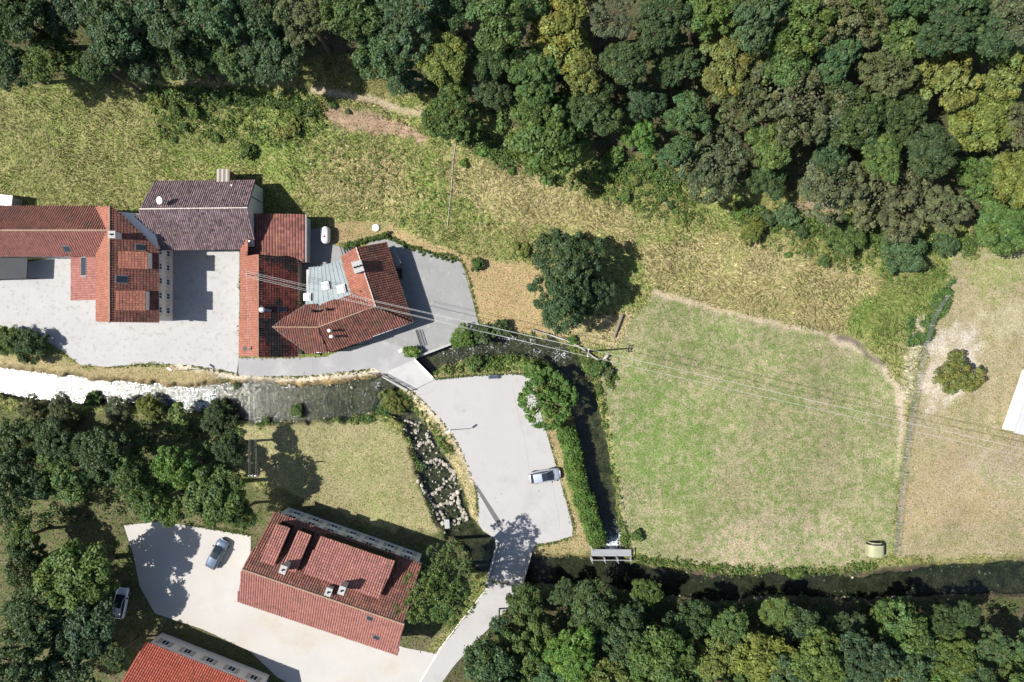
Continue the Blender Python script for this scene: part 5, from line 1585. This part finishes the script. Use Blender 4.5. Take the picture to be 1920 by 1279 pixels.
plant_group(bottom, "broadleaf_tree", "tree", "trees of the south wood", "cut off by the bottom edge", BIG, 7.5)
topcut = [(1600, -22, 56, 'G'), (1690, -15, 58, 'B'), (1790, -10, 58, 'D'), (1880, -18, 56, 'O')]
plant_group(topcut, "broadleaf_tree", "tree", WOODLAND, "cut off by the top edge", BIG, 9.0)
# the big twin tree and the bright conifer by the car park
plant("maple_tree", 1066, 486, 70, 'K', "broad dark bluish-green tree, northern half of the pair on the dry lawn", "tree", MAPLE, 7.6, rzs=.85)
plant("maple_tree", 1050, 564, 62, 'K', "broad dark bluish-green tree, southern half of the pair on the dry lawn", "tree", MAPLE, 7.2, rzs=.85)
plant("maple_tree", 1108, 545, 46, 'K', "lower dark bough tree on the shaded east side of the lawn pair", "tree", MAPLE, 5.0, rzs=.8)
CON = [tree_variant(141, 300, 44, .04, 9, .46, (.36, .5), (.05, .1), .5, .45)]
plant("spreading_conifer", 1026, 750, 60, 'L', "bright green spreading conifer at the car park's east edge", "tree", CON, 3.6, rzs=.8)
# named shrubs
for (u, v, r, t, lab) in [
    (893, 497, 14, 'G', "small round green shrub alone at the terrace corner"),
    (868, 632, 27, 'L', "round bright shrub at the terrace's south corner by the mill stream"),
    (905, 626, 22, 'D', "dark shrub just east of the round bright terrace shrub"),
    (940, 618, 20, 'D', "dark shrub at the dry lawn's south edge under the wires"),
    (773, 660, 15, 'L', "small round bright shrub by the garden gate"),
    (1074, 638, 11, 'L', "little bright shrub on the bank rail near the power pole"),
    (792, 875, 11, 'B', "grey-green juniper among the cascade stones"),
    (738, 752, 30, 'Y', "yellow-green bush at the slab bridge's south-west corner"),
    (724, 772, 20, 'G', "low green bush below the yellow-green bridge bush"),
    (1150, 296, 22, 'G', "spiky green bush in the woodland shade above the big pair of trees"),
    (1585, 440, 40, 'G', "large rounded dark green bush at the meadow's upper east side"),
    (1690, 470, 46, 'B', "large rounded blue-green bush beside the dark green one"),
    (1412, 432, 28, 'Y', "yellow-green bush below the olive trees"),
    (1478, 402, 24, 'B', "blue-green bush beside the bare earth patch"),
    (1442, 408, 16, 'D', "dark little bush between yellow-green and blue-green bushes"),
    (1500, 432, 14, 'D', "small dark bush under the blue-green bush"),
    (1545, 492, 13, 'G', "small green bush on the meadow below the bare patch"),
    (1775, 460, 26, 'B', "blue-green bush at the east end of the bush row"),
    (1798, 702, 40, 'Y', "yellow-green rounded bush in the dry yard beyond the fence"),
    (1495, 1074, 15, 'G', "tufted green bush on the river bank below the field"),
    (1195, 1006, 12, 'G', "small green bush east of the white water"),
    (1120, 690, 16, 'G', "leafy bush on the bank south of the power pole"),
    (1140, 700, 13, 'O', "olive scrub bush beside the plank trestle"),
    (1108, 705, 12, 'O', "olive scrub bush at the stream bend"),
    (1000, 690, 20, 'L', "bright hedge bush at the car park's north-east corner"),
    (1022, 706, 20, 'G', "green hedge bush between the corner bush and the conifer"),
    (890, 682, 17, 'G', "rounded green bush on the bank north of the bench"),
    (60, 650, 34, 'D', "dark shrub in the island south of the west courtyard"),
    (20, 640, 30, 'G', "green shrub at the west edge of the courtyard island"),
    (175, 750, 17, 'G', "green bush on the riffle's south bank, furthest upstream clump"),
    (222, 768, 26, 'O', "olive-grey willow scrub on the riffle's south bank"),
    (285, 768, 32, 'Y', "yellow-green bush on the riffle's south bank"),
    (335, 785, 24, 'G', "green bush between yellow-green bush and the weir"),
    (408, 782, 34, 'D', "dark bush overhanging the weir's south side"),
    (120, 772, 30, 'O', "olive scrub bush on the far west stream bank"),
    (60, 765, 26, 'O', "olive scrub bush at the stream's west end"),
    (500, 790, 10, 'G', "little green tuft bush on the pool's south bank, west one"),
    (558, 772, 14, 'G', "green water plant clump at the pool's south side"),
    (445, 722, 8, 'D', "tiny dark plant on the pool's north-west bank"),
]:
    plant("shrub", u, v, r, t, lab, "shrub", BUSH, r * S * .65, group="shrubs and bushes", rzs=.85)
slope = [(327, 205, 13, 'G'), (362, 208, 15, 'G'), (345, 238, 10, 'G'), (325, 262, 6, 'L'), (405, 258, 9, 'G'), (462, 283, 17, 'G'), (510, 196, 12, 'G'), (548, 238, 17, 'Y'), (532, 250, 13, 'Y'), (585, 211, 10, 'D'), (560, 208, 11, 'G'), (622, 196, 9, 'G'), (652, 210, 6, 'G'), (478, 190, 9, 'D'), (425, 180, 12, 'G'), (300, 190, 12, 'Y'), (830, 242, 14, 'G'), (870, 305, 9, 'L'), (905, 285, 10, 'L'), (960, 320, 8, 'L'), (1172, 366, 13, 'G'), (1240, 372, 9, 'G'), (1256, 382, 9, 'D'), (1190, 335, 12, 'Y'), (1215, 310, 14, 'G'), (985, 470, 12, 'Y'), (968, 462, 8, 'Y'), (1385, 400, 10, 'L'), (1478, 478, 7, 'L')]
for i, (u, v, r, t) in enumerate(sorted(slope)):
    plant("slope_bush", u, v, r, t, f"{TONES[t][1]} {'tiny' if r < 9 else 'low'} bush, {ORD[i]} from the left on the grassy slope", "bush", BUSH, r * S * .6, group="bushes dotted over the grassy slope", rzs=.8)

# hedges: leaf shells around a clipped core
def hedge(name, line, w, h, tone, label, per=260, leaf=.16, group="hedges"):
    L = smooth(line, 6); rng = np.random.default_rng(len(line) * 7 + int(w * 100)); lumps = []
    pts = [G(p[0], p[1]) for p in L]
    acc = 0; prev = pts[0]
    for p in pts:
        acc += (p - prev).length; prev = p
        for k in (-1, 0, 1):
            lumps.append((p.x + rng.normal(0, .12) + k * w * .33, p.y + rng.normal(0, .15), p.z + h * (.62 if k == 0 else .5) + rng.normal(0, .08), w * .36 * rng.uniform(.85, 1.2)))
    o0 = pts[len(pts) // 2]
    lumps = [(x - o0.x, y - o0.y, z - o0.z, r) for x, y, z, r in lumps]
    V, C = leaf_cloud(lumps, per, leaf, rng, jag=.3)
    me = quads_mesh("foliage", V, C, M_LEAF)
    o = thing(name, o0, label, "hedge", group)
    f = bpy.data.objects.new("foliage", me); COL.objects.link(f); f.parent = o
    f.color = (*TONES[tone][0], 1)
    mb = MB()
    for p in pts[::2]:
        mb.tube([p - Vector((0, 0, .2)), p + Vector((0, 0, h * .7))], .04, 5)
    mb.build("stems", M_BARK, o)
hedge("clipped_hedge", [(1061, 804), (1069, 840), (1077, 885), (1093, 930), (1106, 968), (1116, 1010)], 2.05, 1.9, 'L', "long green hedge between the car park and the mill stream", 230, .17)
hedge("yard_hedge", [(650, 462), (670, 456), (700, 448), (724, 442)], .75, .8, 'G', "short low hedge along the north side of the farmhouse's north wing", 60, .12)
hedge("terrace_hedge", [(730, 446), (760, 460), (790, 470), (822, 480), (850, 488)], .45, .45, 'G', "thin low hedge along the terrace's north edge", 36, .1)
hedge("corner_hedge", [(992, 688), (1006, 696), (1022, 704), (1038, 716)], 1.5, 1.6, 'L', "hedge curving round the car park's north-east corner", 130, .16)

# undergrowth that nobody could count: leafy weeds on banks, slope and wood margins
def undergrowth(name, label, polys, n, size, tones, seed, leaf=.15, per=9, lines=()):
    rng = np.random.default_rng(seed); pts = []
    for poly in polys:
        xs = [p[0] for p in poly]; ys = [p[1] for p in poly]
        got = 0; want = n // max(1, len(polys) + len(lines))
        while got < want:
            u = rng.uniform(min(xs), max(xs), want * 2); v = rng.uniform(min(ys), max(ys), want * 2)
            m = pip(poly, u, v) & (fbm(u / 12, v / 12, seed) > .46)
            for a, b in list(zip(u[m], v[m]))[:want - got]:
                pts.append((a, b)); got += 1
    for line, w in lines:
        L = smooth(line, 8)
        for _ in range(n // max(1, len(polys) + len(lines))):
            j = rng.integers(len(L) - 1); f = rng.random(); p = L[j] * (1 - f) + L[j + 1] * f
            pts.append((p[0] + rng.normal(0, w), p[1] + rng.normal(0, w)))
    P = np.array(pts); Z = relief(P[:, 0], P[:, 1])
    ok = Z > -.85
    for poly in (P_CARPARK, P_ROAD, P_TERRACE, P_YARD, P_COURT, P_LOT, P_LANE, [(718, 700), (776, 674), (818, 712), (773, 734)]):
        ok &= ~pip(poly, P[:, 0], P[:, 1])
    P = P[ok]; Z = Z[ok]
    k = S * (1 - Z / H)
    r = size * rng.uniform(.5, 1.4, len(P))
    lumps = np.stack([(P[:, 0] - CU) * k, -(P[:, 1] - CV) * k, Z + r * .4, r], 1)
    V, C = leaf_cloud(lumps, per, leaf, rng, tone_l=.2)
    tc = np.array([TONES[t][0] for t in tones])[rng.integers(0, len(tones), len(P))]
    C = C * np.repeat(tc, per, 0)
    me = quads_mesh(name, V, C, M_LEAF)
    o = bpy.data.objects.new(name, me); COL.objects.link(o)
    o.color = (1, 1, 1, 1)
    tag(o, label, "undergrowth", kind="stuff")
undergrowth("stream_bank_undergrowth", "leafy weeds and herbs along the banks of the streams",
            [[(808, 702), (840, 682), (900, 664), (985, 660), (1030, 676), (1046, 712), (1012, 706), (985, 694), (900, 697)], [(1040, 640), (1100, 660), (1150, 690), (1165, 720), (1130, 740), (1105, 710), (1080, 680)]], 3400, .32, ['G', 'Y', 'L', 'G'], 61,
            lines=[([(1120, 720), (1132, 800), (1150, 900), (1160, 980), (1172, 1020)], 4), ([(790, 690), (830, 655), (870, 643), (930, 634), (1000, 632)], 4), ([(480, 790), (560, 782), (640, 784), (700, 786)], 4), ([(690, 745), (745, 745), (790, 790), (840, 850)], 7), ([(770, 810), (790, 880), (815, 955)], 4), ([(1200, 1050), (1300, 1062), (1400, 1072), (1500, 1074), (1640, 1062)], 6)])
undergrowth("slope_undergrowth", "leafy weeds scattered over the upper grassy slope",
            [[(280, 170), (420, 168), (580, 180), (620, 230), (560, 280), (420, 270), (300, 260)], [(930, 270), (1200, 320), (1330, 380), (1320, 430), (1180, 400), (1020, 340)], [(1400, 400), (1560, 400), (1760, 470), (1780, 520), (1680, 530), (1540, 500), (1420, 460)]], 1900, .3, ['G', 'Y', 'L', 'G'], 62)
undergrowth("meadow_undergrowth", "scattered bright herbs in the middle of the grassy slope", [[(620, 260), (830, 290), (940, 420), (840, 460), (700, 400), (500, 320)]], 420, .22, ['Y', 'L', 'L'], 65, leaf=.11)
undergrowth("woodland_undergrowth", "low scrub under the woodland trees",
            [[(0, 140), (260, 130), (540, 120), (740, 160), (900, 230), (1240, 290), (1500, 370), (1840, 420), (1920, 430), (1920, 300), (1500, 150), (900, 60), (0, 60)], [(850, 1260), (960, 1110), (1200, 1105), (1900, 1120), (1900, 1270)], [(0, 780), (460, 800), (440, 960), (250, 960), (0, 1000)]], 3000, .55, ['D', 'G', 'D', 'K'], 63, leaf=.2, per=10)
undergrowth("fence_undergrowth", "scrub growing round the upper end of the wire fence",
            [[(1700, 600), (1770, 540), (1790, 520), (1780, 570), (1740, 640), (1700, 650)]], 800, .32, ['G', 'B', 'L'], 64)
undergrowth("woodland_fringe", "bright scrub along the lower edge of the woodland", [], 2600, .5, ['G', 'L', 'Y', 'B', 'G'], 66, leaf=.17, per=10,
            lines=[([(820, 235), (900, 268), (960, 300)], 9), ([(1120, 320), (1200, 320), (1270, 345)], 10), ([(1380, 400), (1470, 415), (1560, 430)], 10), ([(1620, 440), (1720, 455), (1830, 460)], 10), ([(285, 172), (400, 180), (520, 190), (600, 205)], 8)])
undergrowth("verge_weeds", "low weeds along the edges of the paving", [], 2400, .13, ['Y', 'G', 'L', 'O'], 67, leaf=.09, per=6,
            lines=[([(898, 980), (897, 950), (893, 915), (868, 850), (826, 785), (774, 733)], 2), ([(816, 712), (905, 704), (985, 702)], 1.5), ([(1020, 795), (1050, 900), (1074, 990), (1046, 1014), (1006, 1021)], 1.8), ([(726, 448), (800, 474), (866, 492), (899, 612)], 1.6), ([(200, 688), (330, 683), (444, 700), (560, 706), (700, 692)], 1.8), ([(232, 985), (380, 990), (470, 1005)], 2.5)])
